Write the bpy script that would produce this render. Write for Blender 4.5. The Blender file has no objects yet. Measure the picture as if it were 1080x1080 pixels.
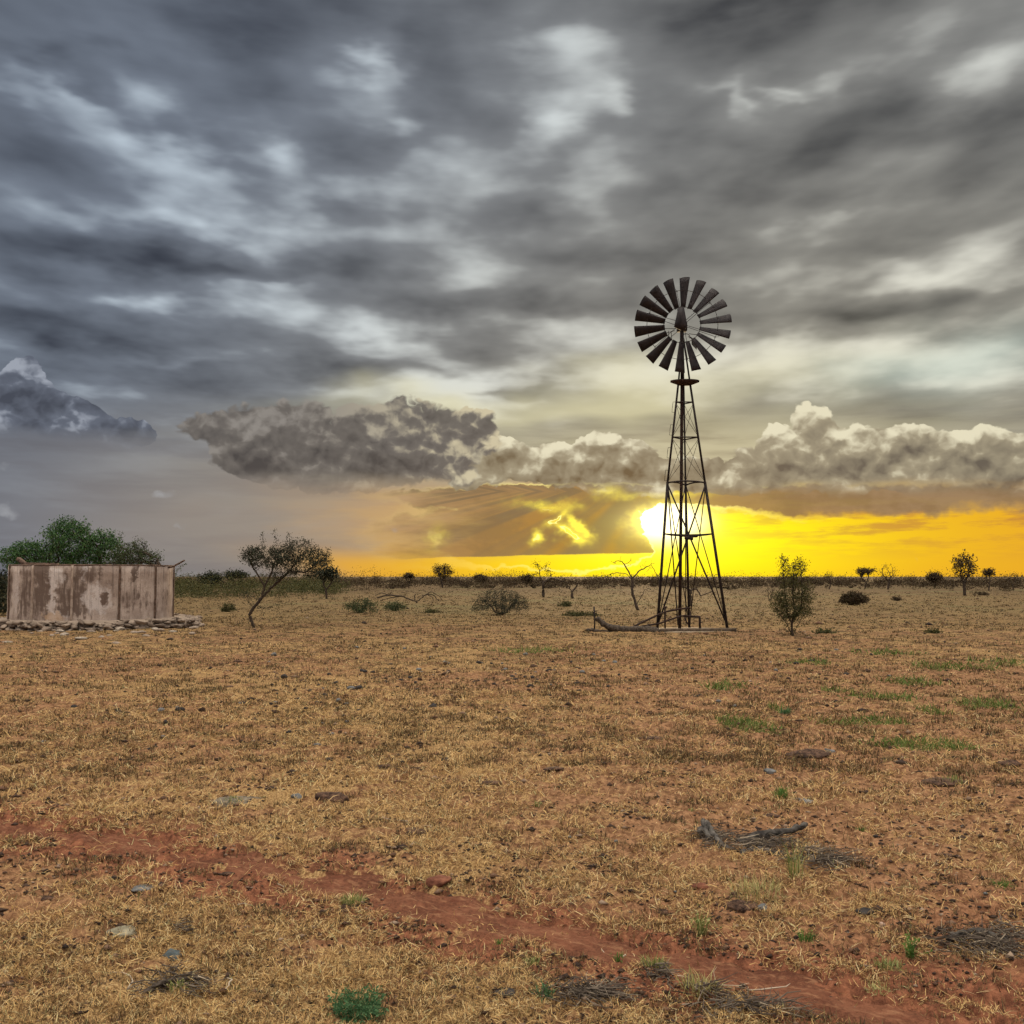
import bpy, bmesh, math, random
import numpy as np
from mathutils import Vector, Matrix
R = math.radians
scn = bpy.context.scene
COL = scn.collection
rng = np.random.default_rng(7)
random.seed(11)

# ---------------------------------------------------------------- camera
EYE = 1.65
PITCH = math.atan(68 / 1080)
cam_d = bpy.data.cameras.new("camera")
cam_d.sensor_width = 36; cam_d.lens = 36
cam_d.clip_start = 0.05; cam_d.clip_end = 30000
cam = bpy.data.objects.new("camera", cam_d)
COL.objects.link(cam)
cam.location = (0, 0, EYE)
cam.rotation_euler = (math.pi / 2 + PITCH, 0, 0)
scn.camera = cam

def ray(px, py):
    r = (px - 540) / 1080; u = (540 - py) / 1080
    return r, math.cos(PITCH) - u * math.sin(PITCH), math.sin(PITCH) + u * math.cos(PITCH)
def at(px, py, D):
    """photo pixel -> point at ground distance y = D"""
    x, y, z = ray(px, py)
    return Vector((x / y * D, D, EYE + z / y * D))
def gnd(px, py):
    """photo pixel below the horizon -> (x, y) on level ground"""
    x, y, z = ray(px, py)
    t = -EYE / z
    return x * t, y * t

# ---------------------------------------------------------------- node helper
class N:
    def __init__(s, nt, out): s.nt = nt; s.o = out
    def _m(s, op, b=None, c=None):
        n = s.nt.nodes.new("ShaderNodeMath"); n.operation = op
        s.nt.links.new(s.o, n.inputs[0])
        for i, v in ((1, b), (2, c)):
            if v is None: continue
            if isinstance(v, N): s.nt.links.new(v.o, n.inputs[i])
            else: n.inputs[i].default_value = v
        return N(s.nt, n.outputs[0])
    def __add__(s, b): return s._m("ADD", b)
    __radd__ = __add__
    def __mul__(s, b): return s._m("MULTIPLY", b)
    __rmul__ = __mul__
    def __sub__(s, b): return s._m("SUBTRACT", b)
    def __rsub__(s, b): return (s * -1) + b
    def __truediv__(s, b): return s._m("DIVIDE", b)
    def __rtruediv__(s, b): return s._m("POWER", -1.0) * b
    def exp(s): return s._m("EXPONENT")
    def sqrt(s): return s._m("SQRT")
    def pow(s, b): return s._m("POWER", b)
    def max(s, b): return s._m("MAXIMUM", b)
    def min(s, b): return s._m("MINIMUM", b)
    def abs(s): return s._m("ABSOLUTE")
    def sin(s): return s._m("SINE")
    def clamp(s): 
        n = s._m("ADD", 0.0); n.o.node.use_clamp = True; return n
    def ss(s, a, b, lo=0.0, hi=1.0, typ="SMOOTHSTEP"):
        n = s.nt.nodes.new("ShaderNodeMapRange"); n.interpolation_type = typ; n.clamp = True
        s.nt.links.new(s.o, n.inputs["Value"])
        for k, v in (("From Min", a), ("From Max", b), ("To Min", lo), ("To Max", hi)):
            if isinstance(v, N): s.nt.links.new(v.o, n.inputs[k])
            else: n.inputs[k].default_value = v
        return N(s.nt, n.outputs[0])
    def lin(s, a, b, lo=0.0, hi=1.0): return s.ss(a, b, lo, hi, "LINEAR")

def vec(nt, x, y, z=0.0):
    n = nt.nodes.new("ShaderNodeCombineXYZ")
    for i, v in enumerate((x, y, z)):
        if isinstance(v, N): nt.links.new(v.o, n.inputs[i])
        else: n.inputs[i].default_value = v
    return N(nt, n.outputs[0])
def noise(nt, v, scale, detail=2.0, rough=0.5, dist=0.0, lac=2.0, out=0, typ="FBM", dim="2D"):
    n = nt.nodes.new("ShaderNodeTexNoise"); n.noise_dimensions = dim
    try: n.noise_type = typ
    except Exception: pass
    nt.links.new(v.o, n.inputs["Vector"])
    n.inputs["Scale"].default_value = scale; n.inputs["Detail"].default_value = detail
    n.inputs["Roughness"].default_value = rough; n.inputs["Distortion"].default_value = dist
    n.inputs["Lacunarity"].default_value = lac
    if out == 1:
        c = nt.nodes.new("ShaderNodeSeparateColor"); nt.links.new(n.outputs[1], c.inputs[0])
        return vec(nt, *[N(nt, c.outputs[i]) for i in range(3)])
    return N(nt, n.outputs[out])
def voro(nt, v, scale, feature="F1", detail=0.0, rough=0.5, smooth=0.5, out="Distance", rand=1.0, dim="2D"):
    n = nt.nodes.new("ShaderNodeTexVoronoi"); n.voronoi_dimensions = dim; n.feature = feature
    nt.links.new(v.o, n.inputs["Vector"]); n.inputs["Scale"].default_value = scale
    n.inputs["Randomness"].default_value = rand
    if feature != "DISTANCE_TO_EDGE" or True:
        try:
            n.inputs["Detail"].default_value = detail; n.inputs["Roughness"].default_value = rough
        except Exception: pass
    if feature == "SMOOTH_F1": n.inputs["Smoothness"].default_value = smooth
    return N(nt, n.outputs[out])
def sep(nt, v):
    n = nt.nodes.new("ShaderNodeSeparateXYZ"); nt.links.new(v.o, n.inputs[0])
    return [N(nt, n.outputs[i]) for i in range(3)]
def vmath(nt, op, a, b=None, out=0):
    n = nt.nodes.new("ShaderNodeVectorMath"); n.operation = op
    nt.links.new(a.o, n.inputs[0])
    if isinstance(b, N): nt.links.new(b.o, n.inputs[1])
    elif b is not None: n.inputs[1].default_value = b
    return N(nt, n.outputs[out])
def mixc(nt, f, a, b, mode="MIX"):
    n = nt.nodes.new("ShaderNodeMix"); n.data_type = "RGBA"; n.blend_type = mode
    n.clamp_result = False; n.clamp_factor = True
    for i, v in ((0, f), (6, a), (7, b)):
        if isinstance(v, N): nt.links.new(v.o, n.inputs[i])
        elif i == 0: n.inputs[0].default_value = v
        else: n.inputs[i].default_value = (*v, 1.0)
    return N(nt, n.outputs[2])
def ramp(nt, f, stops, interp="LINEAR"):
    n = nt.nodes.new("ShaderNodeValToRGB"); r = n.color_ramp; r.interpolation = interp
    nt.links.new(f.o, n.inputs[0])
    while len(r.elements) < len(stops): r.elements.new(0.5)
    for e, (p, c) in zip(r.elements, stops): e.position = p; e.color = (*c, 1.0)
    return N(nt, n.outputs[0])
def L(r, g, b):
    """display 0..255 -> linear"""
    f = lambda c: (c / 255 / 12.92) if c / 255 <= 0.04045 else ((c / 255 + 0.055) / 1.055) ** 2.4
    return (f(r), f(g), f(b))
# ---------------------------------------------------------------- sky
SUN_AZ = math.atan2((700 - 540) / 1080, 1.0)
SUN_EL = R(3.0)
def build_sky():
    w = bpy.data.worlds.new("World"); scn.world = w; w.use_nodes = True
    nt = w.node_tree; nt.nodes.clear()
    tc = nt.nodes.new("ShaderNodeTexCoord"); D = N(nt, tc.outputs["Generated"])
    x, y, z = sep(nt, D)
    rxy = (x * x + y * y).sqrt().max(1e-4)
    u = x._m("ARCTAN2", y)
    v = z / rxy
    vp = v.max(0.0)
    def uv(px, py):
        a, b, c = ray(px, py); return math.atan2(a, b), c / math.hypot(a, b)
    P0 = vec(nt, u, v)
    # domain warps
    w1 = noise(nt, vec(nt, u + 3.1, v * 2.0), 7.0, 2, 0.55, out=1)
    W = vmath(nt, "SUBTRACT", w1, (0.5, 0.5, 0.5))
    Pw = vmath(nt, "ADD", P0, vmath(nt, "MULTIPLY", W, (0.16, 0.06, 0.0)))
    w2 = noise(nt, vec(nt, u + 9.7, v * 1.3), 34.0, 3, 0.6, out=1)
    W2 = vmath(nt, "SUBTRACT", w2, (0.5, 0.5, 0.5))
    Ps = vmath(nt, "ADD", P0, vmath(nt, "MULTIPLY", W2, (0.035, 0.016, 0.0)))
    Ps2 = vmath(nt, "ADD", P0, vmath(nt, "MULTIPLY", W2, (0.014, 0.011, 0.0)))
    def blob(P, px, py, sx, sy, amp=1.0, power=1.0, rot=0.0, acc=None):
        cu, cv = uv(px, py)
        sx /= 1080; sy /= 1080
        n = nt.nodes.new("ShaderNodeVectorMath"); n.operation = "MULTIPLY_ADD"
        nt.links.new(P.o, n.inputs[0])
        if rot == 0.0:
            n.inputs[1].default_value = (1 / sx, 1 / sy, 0)
            n.inputs[2].default_value = (-cu / sx, -cv / sy, 0)
            q = N(nt, n.outputs[0])
        else:
            n.inputs[1].default_value = (1, 1, 0); n.inputs[2].default_value = (-cu, -cv, 0)
            q0 = N(nt, n.outputs[0]); c, s_ = math.cos(R(rot)), math.sin(R(rot))
            q = vec(nt, vmath(nt, "DOT_PRODUCT", q0, (c / sx, s_ / sx, 0), 1), vmath(nt, "DOT_PRODUCT", q0, (-s_ / sy, c / sy, 0), 1))
        d = vmath(nt, "DOT_PRODUCT", q, q, 1)
        if power != 1.0: d = d.pow(power)
        m = nt.nodes.new("ShaderNodeMath"); m.operation = "POWER"; m.inputs[0].default_value = 0.367879
        nt.links.new(d.o, m.inputs[1])
        e = N(nt, m.outputs[0])
        if acc is not None: return e._m("MULTIPLY_ADD", amp, acc)
        return e if amp == 1.0 else e * amp
    def blobs(P, L_, power=1.0):
        s = None
        for b in L_:
            b = list(b)
            while len(b) < 7: b.append([1.0, power, 0.0][len(b) - 4])
            s = blob(P, *b, acc=s)
        return s
    sun_u, sun_v = uv(697, 550)
    w4 = noise(nt, vec(nt, u + 4.4, v * 2.2), 12.0, 3, 0.5, out=1)
    Ph = vmath(nt, "ADD", P0, vmath(nt, "MULTIPLY", vmath(nt, "SUBTRACT", w4, (0.5, 0.5, 0.5)), (0.085, 0.045, 0.0)))
    # ---- upper layer: a broken stratocumulus deck seen in perspective
    zz = vp + 0.16
    pl = vec(nt, u / zz, 1.0 / zz, 0.0)
    pl2 = pl
    n1 = noise(nt, pl2, 1.5, 2.0, 0.5)
    n2 = noise(nt, pl2, 4.6, 3.0, 0.42)
    n3 = noise(nt, vec(nt, u, v * 3.4), 8.0, 4.0, 0.5)
    low = v.ss(0.16, 0.30)
    nn = (n1 - 0.5) * 0.8 + (n2 - 0.5) * (0.6 + low * 0.75) + (n3 - 0.5) * (1.35 - low * 1.0)
    LIGHT = [(48, 104, 58, 15, .62, 1.0, -24), (105, 148, 75, 18, .40), (146, 100, 30, 14, .18), (303, 160, 30, 16, .46), (400, 66, 24, 24, .50), (430, 133, 26, 14, .42),
             (205, 188, 85, 14, .42), (168, 224, 40, 9, .34), (250, 224, 60, 12, .42), (365, 205, 40, 18, .24), (60, 215, 70, 12, .16), (320, 110, 40, 14, .16),
             (610, 62, 50, 34, .30), (650, 103, 20, 12, .44), (586, 128, 30, 13, .52), (560, 150, 30, 12, .20), (795, 34, 36, 18, .22), (775, 84, 46, 8, .36), (838, 100, 26, 7, .38, 1.0, -20), (785, 108, 12, 16, .30),
             (965, 42, 66, 18, .34, 1.0, 28), (1050, 66, 60, 14, .34, 1.0, 25), (1035, 96, 50, 12, .24, 1.0, 15), (905, 88, 28, 14, .26), (603, 200, 36, 16, .32), (655, 188, 26, 12, .26), (740, 190, 34, 18, .24), (715, 228, 40, 14, .22),
             (845, 246, 60, 9, .30, 1.0, 14), (960, 228, 100, 12, .18), (985, 292, 130, 11, .50, 1.0, -4), (500, 290, 66, 12, .38), (390, 352, 28, 14, .52), (450, 350, 28, 15, .42), (350, 300, 70, 9, .2),
             (150, 318, 90, 7, .34), (195, 381, 46, 4, .36), (90, 372, 60, 5, .16), (1000, 375, 90, 16, .45), (850, 360, 110, 18, .42), (780, 400, 150, 26, .40), (560, 408, 150, 12, .45), (430, 420, 60, 12, .35), (650, 345, 90, 14, .30), (560, 345, 50, 10, .2)]
    DARK = [(255, 34, 95, 26, .55), (38, 56, 26, 12, .42), (112, 50, 34, 10, .36), (95, 90, 22, 16, .30), (200, 142, 26, 22, .42), (290, 92, 50, 10, .22), (400, 165, 40, 20, .42), (470, 60, 50, 50, .38), (470, 210, 46, 30, .25),
            (350, 232, 40, 12, .30), (130, 272, 150, 17, .62), (300, 286, 170, 12, .50), (520, 318, 150, 8, .28), (70, 346, 130, 11, .55), (140, 402, 90, 7, .24), (330, 392, 120, 9, .50), (420, 385, 110, 8, .30),
            (500, 8, 300, 22, .38), (760, 6, 180, 18, .22), (700, 135, 60, 18, .24), (880, 122, 90, 18, .52), (1010, 142, 100, 20, .62), (860, 160, 90, 12, .30), (960, 190, 160, 16, .34), (820, 205, 60, 12, .2), (560, 235, 60, 14, .26), (640, 268, 90, 12, .26),
            (900, 330, 170, 11, .46), (800, 305, 90, 8, .28), (1010, 438, 170, 22, .48), (880, 425, 90, 9, .30), (780, 440, 130, 10, .24), (545, 411, 52, 4, .6), (600, 330, 60, 8, .2)]
    LIGHT = [(b[0], b[1], b[2] * 1.05, b[3] * 1.4, b[4] * 0.85) + tuple(b[5:]) for b in LIGHT]
    DARK = [(b[0], b[1], b[2], b[3] * 1.25, b[4] * (0.62 if b[0] > 780 else 0.85)) for b in DARK]
    hints = blobs(Ph, LIGHT) - blobs(Ph, DARK)
    # view of the deck away from the photographed part: just noise
    br = nn * 0.95 + hints * 0.88
    br = br * 1.12 + 0.42
    # colour of the deck: cool at the left, olive-warm at the right and lower
    warmth = (u.ss(-0.40, 0.35) * 0.62 + v.ss(0.50, 0.10) * 0.42 * u.ss(-0.5, 0.0)).clamp()
    dk = mixc(nt, warmth, L(52, 57, 69), L(66, 65, 62))
    md = mixc(nt, warmth, L(118, 127, 141), L(154, 150, 138))
    hi = mixc(nt, warmth, L(200, 214, 226), L(230, 226, 208))
    c1 = mixc(nt, br.lin(-0.40, 0.58), dk, md)
    deck = mixc(nt, br.ss(0.40, 1.15), c1, hi)
    # ---- the clearer strip under the deck
    glow = blob(P0, 740, 440, 300, 80)
    teal = blob(Pw, 1010, 385, 120, 34) * 0.4
    far = mixc(nt, u.ss(-0.46, -0.15), L(112, 116, 126), L(150, 145, 134))
    far = mixc(nt, glow, far, L(226, 214, 168))
    str_n = noise(nt, vec(nt, u + 5.0, v * 9.0), 6.0, 5.0, 0.55)
    far = mixc(nt, str_n.ss(0.40, 0.68) * 0.6, far, mixc(nt, glow, L(100, 100, 108), L(146, 128, 92)))
    lowmix = v.ss(0.185, 0.10) * 0.85
    base = mixc(nt, lowmix, deck, far)
    base = mixc(nt, teal, base, L(190, 214, 206))
    # pale-yellow light behind the gap over the cumulus line
    gap = (blobs(Pw, [(560, 425, 170, 14, .7), (700, 415, 90, 30, .7), (640, 385, 90, 14, .3), (820, 385, 120, 30, .45), (440, 432, 60, 18, .6)])).clamp()
    base = mixc(nt, gap * 0.6, base, L(232, 224, 178))
    # ---- sunset band
    hb = noise(nt, vec(nt, u + 2.0, v * 5.0), 10.0, 5, 0.55)
    edge = v + (hb - 0.5) * 0.03
    band = edge.ss(0.105, 0.055) * (u + (hb - 0.5) * 0.15).ss(-0.24, -0.07)
    band2 = v.ss(0.040, 0.010) * (u + v * 2.0).ss(-0.24, -0.13)
    dsun = blob(P0, 720, 565, 230, 60)
    dsun2 = blob(P0, 700, 570, 150, 48)
    yel = mixc(nt, dsun.clamp(), L(234, 168, 42), L(255, 218, 12))
    yel = mixc(nt, dsun2.clamp(), yel, (1.3, 1.18, 0.01))
    # streaks in the yellow at the right
    ys = noise(nt, vec(nt, u + 7.0, v * 7.0), 13.0, 6, 0.6)
    yel = mixc(nt, ys.ss(0.40, 0.62) * 0.85 * (1.0 - dsun2.clamp() * 0.9) * v.ss(0.008, 0.05), yel, L(196, 136, 60))
    base = mixc(nt, (band.max(band2)).clamp(), base, yel)
    # rain shafts / haze at left of the band
    peach = blob(Pw, 440, 560, 190, 40) * 0.8
    base = mixc(nt, peach * (1.0 - band2.clamp()), base, L(196, 162, 118))
    mauve = blob(P0, 215, 545, 160, 70) * 0.6
    base = mixc(nt, mauve, base, L(146, 138, 132))
    # ---- brown slabs of cloud in front of the sunset
    sl_n = noise(nt, vec(nt, u + 4.0, v * 1.7), 20.0, 6, 0.6)
    slab = blobs(Ps, [(590, 558, 108, 42, 1.6, 3.5), (644, 560, 44, 34, 1.1, 2.5), (465, 568, 90, 34, .85, 2.0), (730, 523, 360, 11, .9, 2.0), (960, 532, 190, 14, .95, 1.5),
                      (600, 522, 130, 12, 1.0)])
    holes = blobs(Ps, [(575, 533, 26, 5, 1.6, 1.0, -6), (588, 547, 15, 4, 1.2, 1.0, 25), (600, 563, 17, 6, 1.9, 1.0, -35), (613, 557, 13, 5, 1.9, 1.0, -45),
                       (567, 567, 7, 6, 1.4, 1.0, -50), (640, 517, 16, 4, 1.0), (700, 522, 46, 4, .9), (704, 553, 36, 21, 2.2, 2.0), (458, 568, 8, 14, .35)])
    cut = v + (sl_n - 0.5) * 0.004 - (u - 0.0) * 0.022
    sd = slab + (sl_n - 0.5) * 0.7 - holes
    sa = sd.ss(0.40, u.lin(0.20, 0.32, 0.54, 0.95)) * cut.ss(0.0190, 0.0205)
    nearsun = blob(P0, 640, 552, 120, 50)
    rim = sd.ss(0.26, 0.42) * sd.ss(0.66, 0.48) * nearsun
    shaft = noise(nt, vec(nt, (u - sun_u) / ((v - (sun_v + 0.03)).abs() + 0.03), 0.0), 1.6, 2, 0.5)
    scol = mixc(nt, blob(P0, 640, 566, 190, 60), L(150, 124, 96), L(168, 122, 52))
    scol = mixc(nt, shaft.ss(0.40, 0.62) * u.ss(sun_u + 0.02, sun_u - 0.02), scol, L(124, 104, 78))
    scol = mixc(nt, sl_n.ss(0.42, 0.66) * 0.6, scol, L(128, 102, 70))
    sa = sa * (u + (hb - 0.5) * 0.2).ss(-0.16, -0.02)
    base = mixc(nt, sa * 0.93, base, scol)
    base = mixc(nt, (holes * (sl_n * 2.2 - 0.45)).clamp(), base, (1.2, 0.98, 0.10))
    base = mixc(nt, (rim * 1.2).clamp(), base, (1.3, 1.12, 0.35))
    # light shafts below the sun gap
    # ---- sun glare through the gap
    core = blob(P0, 697, 550, 37, 19, 1.0, 1.3) * (1.0 - sa * 0.9)
    base = mixc(nt, (core * 1.3).clamp(), base, (3.2, 2.9, 2.0))
    halo = blob(P0, 700, 556, 56, 30) * 0.45
    base = mixc(nt, halo * (1.0 - sa * 0.5), base, (1.5, 1.3, 0.20))
    # ---- cumulus line: one billowed field, several banks
    def field(P):
        q = vmath(nt, "MULTIPLY", P, (1.0, 1.15, 1.0))
        a = voro(nt, q, 17.0, "F1", 3.6, 0.55)
        b = noise(nt, q, 9.0, 5, 0.55)
        return (0.42 - a) * 1.15 + (b - 0.5) * 1.2
    f0 = field(Ps2)
    f1 = field(vmath(nt, "ADD", Ps2, (-0.002, 0.009, 0.0)))
    fg = (f0 - f1)
    def layer(base, envs, flat_py, lo, hi_, cols, alpha=1.0, fl=0.02, kg=1.0, top=0.065, amp=1.0):
        d0 = blobs(Ps2, envs, power=1.5) + f0 * amp
        fu, fv = uv(540, flat_py)
        a = d0.ss(lo, hi_) * v.ss(0.27, 0.24) * (v + (n3 - 0.5) * 0.03).ss(fv - fl * 0.3, fv + fl)
        s = fg * kg * 0.62 + 0.26 + v.lin(fv, fv + top) * 0.50 - (d0 - lo).lin(0.0, 1.3) * 0.18
        c = mixc(nt, s.lin(-0.22, 0.55), cols[0], cols[1])
        c = mixc(nt, s.ss(0.40, 0.90), c, cols[2])
        return mixc(nt, a * alpha, base, c)
    cols_r = (mixc(nt, u.ss(0.12, 0.3), L(104, 88, 66), L(100, 92, 82)), L(166, 155, 130), L(232, 224, 194))
    base = layer(base, [(640, 488, 60, 40, 1.45), (665, 498, 50, 32, 1.2), (570, 494, 56, 34, 1.3), (515, 482, 36, 26, 1.2), (460, 506, 60, 20, .9), (720, 506, 50, 20, 1.1),
                        (850, 480, 50, 50, 1.3), (920, 488, 74, 40, 1.3), (1000, 492, 70, 38, 1.25), (1080, 490, 70, 44, 1.2), (780, 500, 56, 26, 1.3), (1240, 505, 120, 44, 1.0)],
                 527, 0.40, 0.56, cols_r, 0.98, 0.014, 1.5, 0.068)
    cols_m = (L(70, 66, 66), L(112, 106, 101), mixc(nt, u.ss(-0.22, -0.02), L(142, 136, 130), L(206, 194, 162)))
    base = layer(base, [(208, 452, 34, 20, 1.35), (256, 446, 34, 28, 1.2), (300, 442, 36, 28, 1.15), (256, 484, 52, 24, 1.25), (352, 452, 40, 34, 1.0), (310, 480, 80, 34, .75), (340, 502, 90, 20, 1.1), (430, 500, 80, 22, 1.1), (430, 438, 48, 26, 1.35), (492, 450, 44, 22, 1.3), (415, 470, 60, 26, 1.1), (475, 476, 50, 24, 1.05)],
                 526, 0.36, 0.62, cols_m, 0.95, 0.030, 1.75, 0.10)
    cols_l = (L(66, 70, 82), L(102, 108, 122), L(160, 166, 178))
    base = layer(base, [(30, 398, 20, 28, 1.7), (22, 440, 44, 36, 1.4), (76, 434, 28, 22, 1.6), (95, 452, 44, 24, 1.35), (138, 459, 32, 14, 1.5), (-30, 440, 40, 40, 1.15), (-120, 455, 90, 36, 1.0)],
                 477, 0.44, 0.56, cols_l, 0.93, 0.016, 1.9, 0.11)
    cols_s = (L(96, 98, 106), L(140, 144, 152), L(178, 180, 184))
    base = layer(base, [(5, 530, 28, 18, .95), (170, 521, 24, 8, .8), (185, 553, 36, 7, .75), (178, 496, 30, 8, .65), (400, 560, 34, 9, .8), (0, 490, 16, 9, .7)],
                 600, 0.35, 0.90, cols_s, 0.45, 0.012, 0.8, 0.05)
    # below the horizon
    base = mixc(nt, z.ss(-0.004, -0.02), base, L(120, 92, 60))
    sky = nt.nodes.new("ShaderNodeTexSky"); sky.sky_type = "NISHITA"; sky.sun_disc = False
    sky.sun_elevation = SUN_EL; sky.sun_rotation = SUN_AZ
    bg1 = nt.nodes.new("ShaderNodeBackground"); bg1.inputs[1].default_value = 0.05
    nt.links.new(sky.outputs[0], bg1.inputs[0])
    bg2 = nt.nodes.new("ShaderNodeBackground"); nt.links.new(base.o, bg2.inputs[0]); bg2.inputs[1].default_value = 1.0
    # sky behind and overhead: unseen broken cloud, its brightness made up to fill the ground with light
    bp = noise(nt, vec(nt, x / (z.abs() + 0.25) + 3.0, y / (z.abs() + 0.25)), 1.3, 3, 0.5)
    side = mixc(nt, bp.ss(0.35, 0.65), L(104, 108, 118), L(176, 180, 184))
    behind = mixc(nt, bp.ss(0.30, 0.70), SKY_BACK_FILL_LO, SKY_BACK_FILL_HI)
    above = mixc(nt, bp.ss(0.30, 0.70), SKY_TOP_FILL_LO, SKY_TOP_FILL_HI)
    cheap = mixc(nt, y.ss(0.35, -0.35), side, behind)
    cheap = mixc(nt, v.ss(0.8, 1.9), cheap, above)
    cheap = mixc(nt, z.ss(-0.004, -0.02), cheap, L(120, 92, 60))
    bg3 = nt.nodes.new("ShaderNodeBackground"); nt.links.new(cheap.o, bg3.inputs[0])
    mx2 = nt.nodes.new("ShaderNodeMixShader")
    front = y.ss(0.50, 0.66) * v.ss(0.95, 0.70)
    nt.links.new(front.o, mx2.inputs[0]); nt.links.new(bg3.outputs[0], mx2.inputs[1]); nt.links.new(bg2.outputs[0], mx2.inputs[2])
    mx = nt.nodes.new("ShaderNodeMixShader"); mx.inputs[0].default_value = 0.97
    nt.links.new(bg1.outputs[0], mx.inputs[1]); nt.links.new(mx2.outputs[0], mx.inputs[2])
    out = nt.nodes.new("ShaderNodeOutputWorld"); nt.links.new(mx.outputs[0], out.inputs[0])
    w.cycles.sampling_method = "NONE"
SKY_BACK_FILL_LO = (0.42, 0.44, 0.47)
SKY_BACK_FILL_HI = (0.95, 0.88, 0.80)
SKY_TOP_FILL_LO = (2.5, 2.3, 2.05)
SKY_TOP_FILL_HI = (4.6, 4.25, 3.7)
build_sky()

sd_ = bpy.data.lights.new("sun", "SUN"); sd_.energy = 2.0; sd_.angle = R(3.0); sd_.color = (1.0, 0.72, 0.40)
sun = bpy.data.objects.new("sun", sd_); COL.objects.link(sun)
sv = Vector((math.sin(SUN_AZ) * math.cos(SUN_EL), math.cos(SUN_AZ) * math.cos(SUN_EL), math.sin(SUN_EL)))
sun.rotation_euler = (sv).to_track_quat("Z", "Y").to_euler()
sun.location = (30, 200, 40)
scn.view_settings.view_transform = "Standard"
scn.view_settings.look = "None"
scn.view_settings.exposure = 0.0
scn.view_settings.gamma = 1.0
scn.cycles.use_adaptive_sampling = True; scn.cycles.adaptive_threshold = 0.02; scn.cycles.adaptive_min_samples = 12
scn.cycles.max_bounces = 4; scn.cycles.diffuse_bounces = 2; scn.cycles.glossy_bounces = 2
scn.cycles.transmission_bounces = 2; scn.cycles.transparent_max_bounces = 4
# ---------------------------------------------------------------- numeric noise
_perm = np.random.default_rng(3).permutation(4096).astype(np.int64)
_grad = np.random.default_rng(4).uniform(0, 2 * np.pi, 4096)
_gx, _gy = np.cos(_grad), np.sin(_grad)
def perlin(x, y):
    xi = np.floor(x).astype(np.int64); yi = np.floor(y).astype(np.int64)
    xf = x - xi; yf = y - yi
    def g(ix, iy, dx, dy):
        h = _perm[(_perm[ix & 4095] + iy) & 4095]
        return _gx[h] * dx + _gy[h] * dy
    u = xf * xf * xf * (xf * (xf * 6 - 15) + 10); v = yf * yf * yf * (yf * (yf * 6 - 15) + 10)
    a = g(xi, yi, xf, yf); b = g(xi + 1, yi, xf - 1, yf); c = g(xi, yi + 1, xf, yf - 1); d = g(xi + 1, yi + 1, xf - 1, yf - 1)
    return (a + (b - a) * u) * (1 - v) + (c + (d - c) * u) * v
def fbm(x, y, f, o=4, g=0.5):
    s = np.zeros(np.shape(x)); a = 1.0
    for i in range(o):
        s = s + a * perlin(x * f + 17.3 * i, y * f - 9.1 * i); a *= g; f *= 2.03
    return s
def sstep(a, b, x):
    t = np.clip((x - a) / (b - a), 0, 1); return t * t * (3 - 2 * t)
# the footpath: a straight worn strip
PA = np.array([-3.52, 7.04]); PB = np.array([1.67, 3.92])
PD = (PB - PA) / np.linalg.norm(PB - PA); PN = np.array([-PD[1], PD[0]])
def path_dist(x, y):
    """signed distance from the path's centre line"""
    t = (x - PA[0]) * PD[0] + (y - PA[1]) * PD[1]
    wob = 0.04 * perlin(t * 0.35 + 5, t * 0 + 3.3) - 0.11 * np.exp(-((t - 2.9) / 1.8) ** 2) + 0.03 * perlin(t * 1.3, t * 0 + 8)
    return (x - PA[0]) * PN[0] + (y - PA[1]) * PN[1] + wob
def path_mask(x, y):
    n = 0.26 * fbm(x, y, 2.2, 5, 0.68)
    return sstep(0.24, 0.09, np.abs(path_dist(x, y)) + n)
def hgt(x, y, micro=True):
    x = np.asarray(x, float); y = np.asarray(y, float)
    r = np.hypot(x, y)
    h = 0.05 * fbm(x, y, 0.12, 2) * sstep(0, 6, r)
    h = h + 0.035 * fbm(x, y, 0.75, 3, 0.5)
    if micro:
        near = 1 - sstep(25, 60, r)
        m = fbm(x, y, 7.0, 4, 0.6)
        h = h + near * (0.030 * m + 0.022 * np.abs(fbm(x + 40, y, 16.0, 3, 0.6))) * (1 - 0.6 * path_mask(x, y))
        h = h + 0.05 * (1 - near) * np.maximum(0, fbm(x, y, 0.9, 3, 0.6))
    h = h - 0.03 * path_mask(x, y)
    return h
def h1(x, y, micro=False): return float(hgt(np.array([x]), np.array([y]), micro)[0])

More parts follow.
